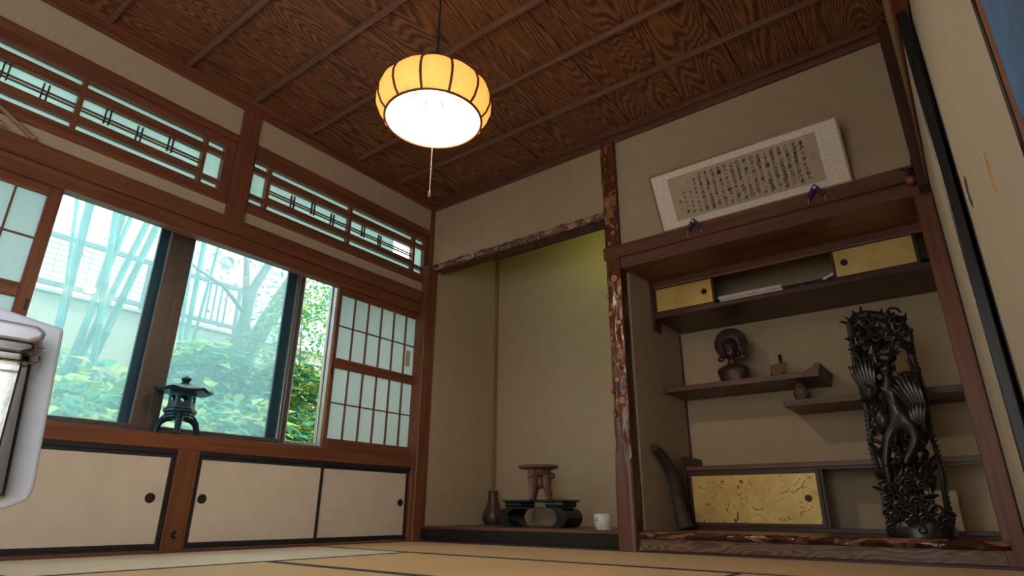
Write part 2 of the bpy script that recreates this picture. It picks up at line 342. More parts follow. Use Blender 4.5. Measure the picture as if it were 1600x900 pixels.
# ---- ceiling
ceil = sbox('ceiling', 'interior_dark', [(-0.1, 3.85, -5.5, 0.1, 2.93, 2.98)], 0, 'dark wooden board ceiling')
nb = 9; bwid = 3.66 / nb
for i in range(nb):
    x0 = i * bwid; dz = (i % 2) * 0.004
    bx(ceil, 'ceiling_board', 'ceiling_board', x0 + 0.002, x0 + bwid - 0.002, -5.42, 0.02, 2.895 + dz, 2.925, bevel=0.002)
for i in range(11):
    yc = -0.488 - 0.4545 * i
    if yc > -5.4: bx(ceil, 'ceiling_batten', 'batten_wood', 0.02, 3.64, yc - 0.014, yc + 0.014, 2.860, 2.897, bevel=0.005)
sbox('trim_3', 'wood_y', [(-0.02, 0.030, -5.4, 0.02, 2.81, 2.86), (-0.02, 0.062, -5.4, 0.02, 2.852, 2.90)], 0.004, 'stepped ceiling moulding above the windows')
sbox('trim_4', 'toko_wood_x', [(0.0, 3.64, -0.030, 0.03, 2.81, 2.86), (0.0, 3.64, -0.062, 0.03, 2.852, 2.90)], 0.004, 'stepped ceiling moulding above the alcoves')
# ---- left wall
sbox('wall_left', 'plaster', [(-0.12, 0, -3.66, 0.02, 2.59, 2.815), (-0.12, 0, -3.66, 0.02, 1.985, 2.085), (-0.14, -0.02, -5.5, -3.64, -0.05, 2.95)], 0, 'beige plaster strips above and below the transom windows')
sbox('trim_5', 'wood_y', [(-0.12, 0.028, -3.64, -0.09, 1.885, 1.99), (-0.072, 0.008, -3.64, -0.09, 1.80, 1.885)], 0.003, 'brown lintel beam above the window and paper screens')
sbox('trim_6', 'wood_z', [(-0.06, 0.062, -0.098, 0.03, -0.02, 2.235), (-0.06, 0.018, -0.040, 0.03, 2.235, 2.815)], 0.004, 'brown corner post beside the tokonoma')
sbox('trim_7', 'wood_z', [(-0.10, 0.030, -1.884, -1.762, 1.985, 2.815)], 0.004, 'short brown post between the two transom windows')
sbox('trim_8', 'wood_z', [(-0.10, 0.012, -1.884, -1.762, 0.0, 0.54)], 0.003, 'brown post between the low white cabinets')
sbox('trim_9', 'wood_y', [(-0.34, 0.014, -3.64, -0.095, 0.53, 0.612), (-0.34, 0.012, -0.101, -0.09, 0.0, 0.54), (-0.30, -0.28, -3.64, -0.08, -0.02, 0.54)], 0.003, 'brown window sill above the low cabinets')
sbox('trim_10', 'wood_y', [(-0.34, -0.10, -3.64, 0.0, 1.985, 2.03), (-0.34, -0.11, -0.06, 0.0, 0.6, 2.0)], 0.002, 'window surround')
# ---- back wall and alcoves
sbox('wall_back', 'plaster', [(0.0, 1.752, 0.0, 0.06, 2.262, 2.83), (1.864, 3.66, 0.0, 0.06, 1.955, 2.83), (1.752, 1.864, 0.078, 0.10, 1.9, 2.83)], 0, 'beige plaster above the alcoves')
TB = 0.88; AB = 0.93
for nm, mt, b_, lb in (('wall_tokonoma_left', 'plaster_toko', (-0.02, 0.052, 0.03, TB, 0.0, 2.75), 'beige side wall of the tokonoma'), ('wall_tokonoma_back', 'plaster_toko', (-0.02, 1.80, TB, TB + 0.05, 0.0, 2.75), 'beige back wall of the tokonoma'),
                   ('wall_tokonoma_right', 'plaster_toko', (1.77, 1.82, 0.085, TB, 0.0, 2.75), 'beige partition between the alcoves'), ('wall_tokonoma_top', 'plaster_toko', (0.0, 1.8, 0.06, TB + 0.05, 2.75, 2.80), 'plaster over the tokonoma'),
                   ('wall_shelves_left', 'plaster', (1.82, 1.87, 0.085, AB, 0.0, 1.84), 'beige left side wall of the shelf alcove'), ('wall_shelves_back', 'plaster', (1.82, 3.72, AB, AB + 0.06, 0.0, 2.2), 'beige back wall of the shelf alcove'), ('wall_shelves_right', 'plaster', (3.65, 3.72, 0.02, AB, 0.0, 2.2), 'beige right side wall of the shelf alcove')):
    sbox(nm, mt, [b_], 0, lb)
sbox('trim_11', 'corner_rod', [(0.052, 0.078, TB - 0.026, TB, 0.11, 2.75)], 0.006, 'slim wooden rod in the back corner of the tokonoma')
sbox('trim_12', 'dark_wood_z', [(1.87, 1.882, AB - 0.012, AB, 0.11, 1.53)], 0.002, 'slim strip in the back corner of the shelf alcove')
sbox('trim_13', 'toko_wood_x', [(0.055, 1.75, 0.002, TB + 0.01, 0.088, 0.110)], 0.003, 'brown floor board of the tokonoma')
sbox('trim_14', 'black_lacquer', [(0.062, 1.75, -0.012, 0.05, 0.010, 0.090)], 0.003, 'black lacquered sill of the tokonoma')
sbox('trim_15', 'toko_wood_x', [(1.752, 3.60, -0.052, 0.02, 1.868, 1.957)], 0.003, 'upper brown beam below the calligraphy frame')
sbox('trim_16', 'toko_wood_x', [(1.868, 3.64, -0.030, 0.075, 1.787, 1.868)], 0.003, 'lower brown beam of the shelf alcove')
sbox('trim_17', 'wood_x', [(1.868, 3.66, 0.07, 0.46, 1.822, 1.84)], 0.0, 'red brown ceiling board of the shelf alcove')
sbox('trim_18', 'wood_z', [(3.575, 3.655, -0.012, 0.10, 0.0, 1.79)], 0.003, 'brown post at the right end of the shelf alcove')
sbox('trim_19', 'dark_wood_z', [(3.605, 3.70, -0.13, 0.01, 1.79, 2.83)], 0.003, 'dark upper corner post')
sbox('trim_20', 'wood_y', [(3.645, 3.74, -3.7, -0.10, 1.80, 1.90), (3.655, 3.74, -3.7, -0.10, 1.90, 2.0)], 0.003, 'brown lintel above the sliding doors')
sbox('wall_right', 'plaster', [(3.66, 3.76, -5.42, -0.10, 2.0, 2.95)], 0, 'plaster above the sliding doors')
sbox('trim_21', 'fascia_wood', [(1.88, 3.60, -0.004, 0.05, 0.010, 0.072)], 0.002, 'grained board below the live edge slab')
sbox('wall_rear', 'plaster', [(-0.2, 2.3, -5.5, -5.42, -0.1, 3.0), (3.45, 3.9, -5.5, -5.42, -0.1, 3.0), (2.3, 3.45, -5.5, -5.42, 1.8, 3.0), (3.75, 3.83, -5.42, -3.56, 1.8, 3.0)], 0, 'plaster wall behind the viewer, unseen, with openings placed to let in fill light')  # unseen doorway and side opening sized and placed for fill light
# outer envelope so that daylight only comes through the openings
sbox('wall_outer', 'interior_dark', [(-0.12, 3.9, 1.05, 1.15, -0.1, 3.0), (3.78, 3.86, -3.58, 1.1, -0.1, 3.0), (-0.12, 3.86, -5.5, 1.15, 2.98, 3.05)], 0)

# ---- fusuma on the right
def fusuma(name, xf, y0, y1, label, frame='black_lacquer', face='fusuma_paper_pale', st=0.026, th=0.028):
    r = setting(name, (xf, (y0 + y1) / 2, 0), label); z0, z1 = 0.0, 1.80
    bx(r, 'paper_face', face, xf + 0.004, xf + th - 0.004, y0 + st, y1 - st, z0 + st, z1 - st)
    for a, b in ((y0, y0 + st), (y1 - st, y1)): bx(r, 'stile', frame, xf, xf + th, a, b, z0, z1, bevel=0.003)
    for a, b in ((z0, z0 + st), (z1 - st, z1)): bx(r, 'rail', frame, xf, xf + th, y0 + st, y1 - st, a, b, bevel=0.003)
    return r
fusuma('door_1', 3.652, -1.49, -0.14, 'white paper sliding door nearest the shelf alcove with black frame')
d2 = fusuma('door_2', 3.690, -2.655, -1.42, 'wide white paper sliding door with oval pull and torn patch')
m = MB(); m.prism([(-1.672 + 0.026 * math.cos(a * PI / 12), 1.02 + 0.045 * math.sin(a * PI / 12)) for a in range(24)], 'x', 3.6915, 3.696)
hd = m.build('door_pull', 'handle_brass', d2)
m = MB(); m.prism([(-1.672 + 0.019 * math.cos(a * PI / 12), 1.02 + 0.036 * math.sin(a * PI / 12)) for a in range(24)], 'x', 3.6905, 3.693)
m.build('pull_cup', 'handle_bronze', hd)
m = MB(); m.prism([(-2.23, 0.85), (-2.215, 0.82), (-2.222, 0.78), (-2.24, 0.755), (-2.236, 0.79), (-2.25, 0.83)], 'x', 3.6925, 3.695)
tag(m.build('torn_patch', 'tear_paper', d2), 'ochre torn patch in the paper')
fusuma('door_3', 3.690, -3.55, -2.662, 'blue faced panel with thin brown frame at the right edge', 'wood_z', 'blue_cloth', 0.010)

# ================================================================== WINDOWS
# ---- aluminium window
win = setting('window_1', (-0.26, -1.72, 0.612), 'brown aluminium sliding window onto the garden')
X0, X1 = -0.31, -0.225
m = MB(); m.box(X0, X1, -3.60, -0.765, 0.612, 0.650); m.box(X0, X1, -3.60, -0.765, 1.955, 1.985); m.build('outer_frame', 'alu_brown', win, 0.003)
m = MB(); m.box(X0, -0.16, -0.80, -0.785, 0.612, 1.985); m.box(X0, -0.19, -0.785, -0.762, 0.612, 1.985); m.build('side_jamb', 'alu_silver', win, 0.002)
m = MB(); m.box(-0.222, -0.214, -3.60, -0.80, 0.612, 0.628); m.box(-0.20, -0.192, -3.60, -0.80, 0.612, 0.622); m.build('track', 'alu_silver', win)
def sash(y0, y1, x, wl, wr, mat, glassname='glass_pane'):
    s_ = bx(win, 'sash', mat, x - 0.014, x + 0.014, y0, y0 + wl, 0.65, 1.955, bevel=0.003)
    bx(s_, 'sash_stile', mat, x - 0.014, x + 0.014, y1 - wr, y1, 0.65, 1.955, bevel=0.003)
    bx(s_, 'sash_rail', mat, x - 0.014, x + 0.014, y0 + wl, y1 - wr, 0.65, 0.672, bevel=0.003)
    bx(s_, 'sash_rail', mat, x - 0.014, x + 0.014, y0 + wl, y1 - wr, 1.935, 1.955, bevel=0.003)
    bx(s_, glassname, 'window_glass', x - 0.002, x + 0.002, y0 + wl, y1 - wr, 0.672, 1.935)
    return s_
sash(-3.55, -1.985, -0.245, 0.05, 0.085, 'alu_brown')
sash(-1.985, -1.085, -0.245, 0.065, 0.036, 'alu_brown')
sash(-1.125, -0.80, -0.280, 0.07, 0.010, 'alu_silver')
def screen(y0, y1, x):
    s_ = bx(win, 'screen_stile', 'outer_sash_blue', x - 0.012, x + 0.012, y1 - 0.085, y1, 0.65, 1.955, bevel=0.002)
    bx(s_, 'insect_net', 'insect_net', x - 0.001, x + 0.001, y0, y1 - 0.085, 0.655, 1.955)
    bx(s_, 'screen_rail', 'outer_sash_blue', x - 0.012, x + 0.012, y0, y1 - 0.085, 0.65, 0.662)
screen(-3.5, -2.03, -0.30); screen(-1.95, -1.11, -0.30)

# ---- transoms
def transom(name, a, label, gap):     # a: y of the window-side start, spans 1.735
    r = setting(name, (-0.03, a + 0.87, 2.09), label); b = a + 1.735; G = 'frosted_glass'; W = 'wood_y'
    bx(r, 'frame_rail', W, -0.09, 0.022, a, b, 2.535, 2.592, bevel=0.003); bx(r, 'frame_rail', W, -0.09, 0.014, a, b, 2.075, 2.125, bevel=0.003)
    bx(r, 'sash_rail', W, -0.05, 0.004, a, b, 2.478, 2.537, bevel=0.002); bx(r, 'sash_rail', W, -0.05, 0.004, a, b, 2.123, 2.156, bevel=0.002)
    bx(r, 'frame_stile', 'wood_z', -0.05, 0.004, a, a + 0.022, 2.155, 2.48, bevel=0.002); bx(r, 'frame_stile', 'wood_z', -0.05, 0.004, b - 0.068, b, 2.155, 2.48, bevel=0.002)
    y1, y2, y3 = a + 0.145, a + 0.854, a + 1.545     # mullions
    for y, wd in ((y1, 0.028), (y2, 0.024), (y3, 0.026)): bx(r, 'mullion', 'wood_z', -0.048, 0.0, y - wd / 2, y + wd / 2, 2.155, 2.48, bevel=0.002)
    e0, e1 = a + 0.022, b - 0.068
    for (p, q) in ((y1 + 0.014, y2 - 0.012), (y2 + 0.012, y3 - 0.013)):
        bx(r, 'lattice_rail', W, -0.046, -0.002, p, q, 2.376, 2.433, bevel=0.002); bx(r, 'lattice_rail', W, -0.046, -0.002, p, q, 2.20, 2.250, bevel=0.002)
        bx(r, 'lattice_bar', W, -0.030, -0.014, p, q, 2.308, 2.314); bx(r, 'lattice_bar', W, -0.030, -0.014, p, q, 2.289, 2.295)
    for (p, q) in ((e0, y1 - 0.014), (y3 + 0.013, e1)):
        bx(r, 'lattice_rail', W, -0.046, -0.002, p, q, 2.397, 2.433, bevel=0.002); bx(r, 'lattice_rail', W, -0.046, -0.002, p, q, 2.198, 2.225, bevel=0.002)
    for i, yy in enumerate((0.35, 0.522, 0.697, 0.996, 1.169, 1.345)):
        lo, hi = ((2.255, 2.35), (2.272, 2.374))[i % 2]
        if i == 5 and gap: continue
        for d in (-0.012, 0.012): bx(r, 'lattice_bar', 'dark_wood_z', -0.024, -0.008, a + yy + d - 0.0035, a + yy + d + 0.0035, lo, hi)
    xs = -0.040
    for (p, q, z0, z1) in ((e0, y1 - 0.014, 2.433, 2.478), (e0, y1 - 0.014, 2.225, 2.397), (e0, y1 - 0.014, 2.156, 2.198), (y3 + 0.013, e1, 2.433, 2.478), (y3 + 0.013, e1, 2.225, 2.397), (y3 + 0.013, e1, 2.156, 2.198),
                           (y1 + 0.014, y2 - 0.012, 2.433, 2.478), (y1 + 0.014, y2 - 0.012, 2.25, 2.376), (y1 + 0.014, y2 - 0.012, 2.156, 2.20),
                           (y2 + 0.012, y3 - 0.013, 2.433, 2.478), (y2 + 0.012, a + 1.343 if gap else y3 - 0.013, 2.25, 2.376), (y2 + 0.012, y3 - 0.013, 2.156, 2.20)):
        bx(r, 'frosted_pane', G, xs - 0.002, xs + 0.002, p, q, z0, z1)
    return r
transom('window_2', -1.765, 'transom with frosted glass and lattice nearest the tokonoma', True)
transom('window_3', -3.622, 'transom with frosted glass and lattice at the upper left', False)

# ---- shoji
def shoji(name, y0, label, patch):
    r = thing(name, label, 'paper screen', (-0.03, y0 + 0.45, 0.612)); y1 = y0 + 0.855; xa, xb = -0.062, -0.030
    bx(r, 'stile', 'wood_z', xa, xb, y0, y0 + 0.036, 0.614, 1.82, bevel=0.003); bx(r, 'stile', 'wood_z', xa, xb, y0 + 0.84, y0 + 0.90, 0.614, 1.82, bevel=0.003)
    p0, p1 = y0 + 0.036, y0 + 0.84
    for a, b in ((0.614, 0.688), (1.19, 1.262), (1.752, 1.82)): bx(r, 'rail', 'wood_y', xa, xb, p0, p1, a, b, bevel=0.003)
    for i in range(1, 6):
        yy = p0 + (p1 - p0) * i / 6
        for a, b in ((0.688, 1.19), (1.262, 1.752)): bx(r, 'muntin', 'wood_z', xa + 0.010, xb - 0.006, yy - 0.004, yy + 0.004, a, b)
    for z in (0.937, 1.508): bx(r, 'muntin', 'wood_y', xa + 0.010, xb - 0.008, p0, p1, z - 0.004, z + 0.004)
    for i in range(6):
        a = p0 + (p1 - p0) * i / 6 ; b = p0 + (p1 - p0) * (i + 1) / 6
        for z0, z1 in ((0.688, 0.937), (0.937, 1.19), (1.262, 1.508), (1.508, 1.752)):
            bx(r, 'paper_pane', 'shoji_paper', xa + 0.006, xa + 0.009, a, b, z0, z1)
    yh = y0 + 0.012 if patch else y0 + 0.885
    bx(r, 'finger_pull', 'black_matte', xb - 0.002, xb + 0.001, yh - 0.007, yh + 0.007, 1.13, 1.19)
    if patch: tag(bx(r, 'repair_patch', 'patch_paper', xa + 0.009, xa + 0.011, y0 + 0.735, y0 + 0.785, 1.335, 1.47), 'small beige paper patch')
    return r
shoji('shoji_screen', -0.918, 'white paper shoji screen with small beige patch beside the tokonoma', True)
shoji('shoji_screen', -3.615, 'white paper shoji screen at the left edge above the heater', False)

# ---- low cabinets under the sill
def low_cabinet(y0, y1, doors, label):
    r = thing('low_cabinet', label, 'cabinet', (0, (y0 + y1) / 2, 0.012))
    bx(r, 'top_rail', 'black_matte', -0.06, 0.006, y0, y1, 0.505, 0.532, bevel=0.002); bx(r, 'bottom_rail', 'black_matte', -0.06, 0.006, y0, y1, 0.014, 0.026, bevel=0.002)
    bx(r, 'inside', 'interior_dark', -0.26, -0.05, y0 + 0.002, y1 - 0.002, 0.02, 0.50)
    for i, (a, b, hy, rear) in enumerate(doors):
        xo = -0.012 if rear else 0.0
        d = bx(r, 'door', 'fusuma_paper', xo - 0.022, xo - 0.006, a + 0.012, b - 0.012, 0.030, 0.500)
        f = 0.022
        bx(d, 'door_stile', 'black_matte', xo - 0.024, xo, a, a + f, 0.026, 0.505, bevel=0.002); bx(d, 'door_stile', 'black_matte', xo - 0.024, xo, b - f, b, 0.026, 0.505, bevel=0.002)
        bx(d, 'door_rail', 'black_matte', xo - 0.024, xo, a + f, b - f, 0.026, 0.046, bevel=0.002); bx(d, 'door_rail', 'black_matte', xo - 0.024, xo, a + f, b - f, 0.485, 0.505, bevel=0.002)
        m = MB(); m.prism([(hy + 0.026 * math.cos(t * PI / 12), 0.273 + 0.026 * math.sin(t * PI / 12)) for t in range(24)], 'x', xo - 0.007, xo - 0.003)
        m.build('door_pull', 'handle_bronze', d)
    return r
low_cabinet(-3.62, -1.886, [(-2.74, -1.888, -1.978, False), (-3.60, -2.74, -3.5, True)], 'low white cabinet under the window left of the post with gas tap')
low_cabinet(-1.760, -0.102, [(-1.758, -0.90, -1.698, False), (-0.925, -0.104, -0.168, True)], 'low cabinet with two white sliding doors beside the tokonoma')

# gas tap on the post
r = thing('gas_tap', 'small metal gas tap on the brown post between low cabinets', 'tap', (0.012, -1.823, 0.087))
m = MB(); m.prism([(-1.823 + 0.021 * math.cos(t * PI / 3 + 0.5), 0.087 + 0.021 * math.sin(t * PI / 3 + 0.5)) for t in range(6)], 'x', 0.011, 0.017); m.build('wall_plate', 'iron', r, 0.001)
m = MB(); m.tube([(0.016, -1.823, 0.087), (0.040, -1.823, 0.087)], [0.010, 0.009], 12); m.build('nozzle', 'brass_old', r)
m = MB(); m.obox((0.030, -1.818, 0.096), (0.004, 0, 0), (0, 0.012, 0.012), (0, -0.003, 0.003)); m.build('lever', 'brass_old', r, 0.001)

# ================================================================== ALCOVE PARTS
# ---- natural log post
r = thing('alcove_post', 'polished knobbly red brown log post between the two alcoves', 'post', (1.808, 0.012, 0.0))
m = MB(); n = 28; secs = 110; vs = []
for i in range(secs + 1):
    z = 2.83 * i / secs; flat = min(1.0, max(0.0, (0.62 - z) / 0.25))
    for j in range(n):
        an = 2 * PI * j / n; c_, s_ = math.cos(an), math.sin(an)
        rr = 0.0625 + 0.007 * nz(c_ * 1.3, s_ * 1.3, z * 5) + 0.007 * nz(c_ * 2.8 + 5, s_ * 2.8, z * 11) * (1 - flat)
        x, y = 1.808 + rr * c_, 0.012 + rr * s_
        e = 0.062; q = max(abs(c_), abs(s_)); xs_, ys_ = 1.808 + e * c_ / q, 0.012 + e * s_ / q
        k = flat * 0.9
        if c_ > 0 and s_ > -0.75: k = max(k, 0.75)
        vs.append((x * (1 - k) + xs_ * k, y * (1 - k) + ys_ * k, z))
fs = [(i * n + j, i * n + (j + 1) % n, (i + 1) * n + (j + 1) % n, (i + 1) * n + j) for i in range(secs) for j in range(n)]
m.add(vs, fs, True)
post = m.build('log', 'post_bark', r, angle=60)
post.data.materials.append(MATS['toko_wood_z']); post.data.materials.append(MATS['dark_wood_z'])
for pl in post.data.polygons:
    c = pl.center; zz = c.z; lim = 0.50 + 0.14 * (1 - (abs(c.x + 0.0) / 0.05) ** 2)
    if c.x > 0.050 and c.y > -0.045: pl.material_index = 2
    elif zz < lim: pl.material_index = 1
for (dx, z, rr, an) in ((0.012, 1.12, 0.016, -0.1), (-0.03, 0.80, 0.018, -0.4), (0.022, 0.885, 0.022, 0.2), (-0.035, 0.95, 0.015, -0.5), (0.0, 1.02, 0.016, 0), (0.015, 1.72, 0.024, 0.2), (-0.03, 1.60, 0.017, -0.5), (0.03, 1.58, 0.014, 0.3), (-0.02, 1.47, 0.018, -0.2), (0.03, 1.40, 0.017, 0.3), (0.0, 2.30, 0.02, 0), (-0.02, 1.30, 0.015, -0.3), (0.02, 1.24, 0.016, 0.2), (-0.01, 2.15, 0.018, 0), (0.025, 2.06, 0.018, 0.3)):
    d = Vector((math.sin(an), -math.cos(an), -0.1)).normalized(); c = Vector((1.808 + dx, 0.012 - 0.048, z))
    m = MB(); m.tube([c, c + d * 0.012, c + d * 0.018], [rr * 1.5, rr * 1.12, rr], 14); k = m.build('knot', 'post_bark', r)
    m = MB(); m.tube([c + d * 0.0178, c + d * 0.0198], [rr * 0.94, rr * 0.9], 14); m.build('knot_face', 'knot_face', k)

# ---- bark edged lintel
r = thing('bark_lintel', 'rough bark edged beam across the top of the tokonoma', 'beam', (0.9, 0.0, 2.2))
m = MB(); K = 120; prof = []
for i in range(K + 1):
    x = 0.055 + (1.752 - 0.055) * i / K; a = nz(x * 9, 0, 3); b = nz(x * 24, 4, 3); h = 2.268 + 0.018 * a + 0.010 * b
    prof += [(x, 0.10, 2.206), (x, 0.10, 2.262), (x, 0.0, h), (x, -0.018 - 0.010 * nz(x * 14, 2, 9), h - 0.006), (x, -0.034 - 0.020 * nz(x * 17, 7, 1), 2.243 + 0.006 * b), (x, -0.026 - 0.012 * nz(x * 21, 9, 5), 2.224 + 0.008 * nz(x * 30, 1, 1)), (x, -0.012, 2.206)]
q = 7; fs = [(i * q + j, i * q + (j + 1) % q, (i + 1) * q + (j + 1) % q, (i + 1) * q + j) for i in range(K) for j in range(q)]
fs += [tuple(range(q)), tuple(K * q + j for j in range(q))[::-1]]
m.add(prof, fs, True); o = m.build('beam', 'lintel_bark', r, angle=50)
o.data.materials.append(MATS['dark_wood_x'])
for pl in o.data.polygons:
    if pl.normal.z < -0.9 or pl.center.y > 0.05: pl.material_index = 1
for x in (0.72, 1.12, 1.33): bx(r, 'hanging_hook', 'iron', x - 0.004, x + 0.004, 0.03, 0.04, 2.190, 2.207)
# added lamp, hidden behind the lintel, to make the greenish glow
r = thing('added_glow_lamp', 'added slim lamp behind the bark edged beam, making the greenish glow', 'lamp', (1.25, 0.13, 2.25))
bx(r, 'housing', 'black_matte', 0.62, 1.74, 0.10, 0.15, 2.215, 2.262, bevel=0.002)
m = MB(); m.tube([(1.0, 0.165, 2.236), (1.72, 0.165, 2.236)], 0.008, 10); m.build('tube', 'socket_white', r)
ld = bpy.data.lights.new('added_glow_light', 'AREA'); ld.shape = 'RECTANGLE'; ld.size = 0.6; ld.size_y = 0.02; ld.energy = 0.85; ld.color = (0.78, 1.0, 0.22)
lo = bpy.data.objects.new('added_glow_light', ld); COL.objects.link(lo); lo.parent = r
lo.location = Vector((1.38, 0.18, 2.30)) - org(r); lo.rotation_euler = Vector((0.12, 1.0, 0.30)).to_track_quat('-Z', 'Z').to_euler()

# ---- live edge slab (floor of the shelf alcove)
r = thing('live_edge_slab', 'polished live edge wooden slab along the base of the shelf alcove', 'slab', (2.75, 0.0, 0.07))
m = MB(); K = 110; prof = []
for i in range(K + 1):
    x = 1.872 + (3.60 - 1.872) * i / K; a = nz(x * 5, 1, 0); b = nz(x * 13, 6, 2)
    prof += [(x, AB, 0.072), (x, AB, 0.112), (x, 0.005 - 0.010 * a, 0.112), (x, -0.016 - 0.014 * a, 0.106 + 0.004 * b), (x, -0.030 - 0.016 * nz(x * 8, 3, 3), 0.092 + 0.006 * b), (x, -0.020 - 0.018 * b, 0.077 + 0.006 * a), (x, -0.002, 0.070 + 0.005 * b)]
fs = [(i * q + j, i * q + (j + 1) % q, (i + 1) * q + (j + 1) % q, (i + 1) * q + j) for i in range(K) for j in range(q)]
fs += [tuple(range(q)), tuple(K * q + j for j in range(q))[::-1]]
m.add(prof, fs, True); o = m.build('slab', 'slab_bark', r, angle=60); o.data.materials.append(MATS['toko_wood_x'])
for pl in o.data.polygons:
    if pl.center.y > 0.1: pl.material_index = 1

# ---- upper cabinet with gold doors
TY = 0.436
r = thing('upper_cabinet', 'high shelf cabinet with two gold sliding doors half open', 'cabinet', (2.75, TY, 1.535))
bx(r, 'bottom_board', 'dark_wood_x', 1.885, 3.65, TY - 0.01, AB, 1.535, 1.570, bevel=0.003)
bx(r, 'end_board', 'dark_wood_z', 1.870, 1.892, TY - 0.012, TY + 0.10, 1.452, 1.822, bevel=0.003)
bx(r, 'top_rail', 'toko_wood_x', 1.892, 3.65, TY, TY + 0.07, 1.775, 1.822, bevel=0.002)
m = MB(); m.box(1.892, 3.65, TY + 0.002, TY + 0.006, 1.768, 1.776); m.box(1.892, 3.65, TY + 0.024, TY + 0.028, 1.768, 1.776); m.build('track', 'light_stick', r)
bx(r, 'inner_rail', 'dark_wood_x', 1.892, 3.65, AB - 0.02, AB - 0.001, 1.72, 1.76)
def gold_door(r, x0, x1, y, z0, z1, hx, mat, fr):
    d = bx(r, 'gold_door', mat, x0 + fr, x1 - fr, y + 0.003, y + 0.012, z0 + fr, z1 - fr)
    for a, b in ((x0, x0 + fr), (x1 - fr, x1)): bx(d, 'door_stile', 'dark_wood_z', a, b, y, y + 0.016, z0, z1, bevel=0.002)
    for a, b in ((z0, z0 + fr), (z1 - fr, z1)): bx(d, 'door_rail', 'dark_wood_x', x0 + fr, x1 - fr, y, y + 0.016, a, b, bevel=0.002)
    zc = (z0 + z1) / 2
    m = MB(); m.prism([(hx + 0.021 * math.cos(t * PI / 12), zc + 0.021 * math.sin(t * PI / 12)) for t in range(24)], 'y', y - 0.001, y + 0.004); h = m.build('door_pull', 'handle_bronze', d)
    m = MB(); m.lathe([(0.0145, 0), (0.0145, 0.002)], (0, 0, 0), 20)
    m.v = [(hx + a, y - 0.003 + c, zc + b) for a, b, c in m.v]; m.build('pull_cup', 'iron', h)
    return d
gold_door(r, 1.892, 2.338, TY + 0.004, 1.570, 1.775, 2.266, 'gold_leaf', 0.018)
gold_door(r, 3.080, 3.535, TY + 0.004, 1.570, 1.775, 3.150, 'gold_leaf', 0.018)
r = thing('flat_box', 'flat pale box lying in the open part of the high cabinet', 'box', (2.56, 0.56, 1.571))
bx(r, 'box_body', 'paper_white', 2.36, 2.77, 0.47, 0.66, 1.571, 1.600, bevel=0.002); bx(r, 'box_lid', 'paper_white', 2.352, 2.765, 0.462, 0.665, 1.600, 1.622, bevel=0.002)
m = MB()
for i in range(9): m.blob((2.84 + 0.02 * i, 0.55 + 0.02 * nz(i, 1, 1), 1.585 + 0.012 * abs(nz(i * 0.7, 3, 0))), (0.03, 0.05, 0.016 + 0.012 * random.random()), 8, 5)
o = m.build('crumpled_paper', 'paper_grey'); tag(o, 'crumpled paper bundle beside the marker pen in the high cabinet', 'paper')
r = thing('marker_pen', 'black and silver marker pen on crumpled paper in high cabinet', 'pen', (3.02, 0.50, 1.60))
m = MB(); m.tube([(2.955, 0.50, 1.594), (3.01, 0.50, 1.612)], [0.007, 0.010], 12); m.build('cap', 'pen_black', r)
m = MB(); m.tube([(3.01, 0.50, 1.612), (3.075, 0.50, 1.634)], 0.011, 12); m.build('barrel', 'pen_silver', r)

# ---- staggered shelves
SY = 0.524
r = thing('wall_shelf', 'upper staggered shelf with upturned scroll end carrying the carved bust', 'shelf', (2.35, SY, 1.01))
bx(r, 'board', 'shelf_wood_x', 1.870, 2.80, SY, AB, 1.012, 1.048, bevel=0.002)
m = MB(); m.prism([(2.80, 1.012), (2.885, 1.008), (2.89, 1.040), (2.905, 1.088), (2.888, 1.098), (2.872, 1.092), (2.855, 1.070), (2.80, 1.048)], 'y', SY, AB); m.build('scroll_end', 'shelf_wood_x', r, 0.002)
r = thing('wall_shelf', 'lower staggered shelf behind the tall openwork carving', 'shelf', (3.15, SY, 0.85))
bx(r, 'board', 'shelf_wood_x', 2.655, 3.652, SY, AB, 0.842, 0.880, bevel=0.002)

# ---- lower cabinet
JY = 0.62
r = thing('lower_cabinet', 'low alcove cabinet with one figured gold door and open right half', 'cabinet', (2.75, JY, 0.112))
bx(r, 'end_board', 'dark_wood_z', 1.930, 1.953, JY - 0.02, AB, 0.112, 0.578, bevel=0.003)
bx(r, 'top_board', 'toko_wood_x', 1.953, 3.65, JY - 0.015, AB, 0.482, 0.512, bevel=0.003)
bx(r, 'top_rail', 'dark_wood_x', 1.953, 3.65, JY, JY + 0.04, 0.468, 0.484); bx(r, 'bottom_rail', 'dark_wood_x', 1.953, 3.65, JY - 0.005, JY + 0.04, 0.112, 0.135, bevel=0.002)
gold_door(r, 1.955, 2.775, JY + 0.006, 0.135, 0.470, 2.695, 'gold_figured', 0.022)
bx(r, 'rear_stile', 'dark_wood_z', 2.745, 2.79, JY + 0.024, JY + 0.040, 0.135, 0.470)
r = thing('card_box', 'small beige box inside the open lower cabinet behind the carving', 'box', (3.35, 0.84, 0.112))
bx(r, 'box_body', 'card_box', 3.28, 3.425, 0.79, 0.90, 0.113, 0.31, bevel=0.002); bx(r, 'box_lid', 'card_box', 3.276, 3.429, 0.786, 0.904, 0.29, 0.342, bevel=0.002)

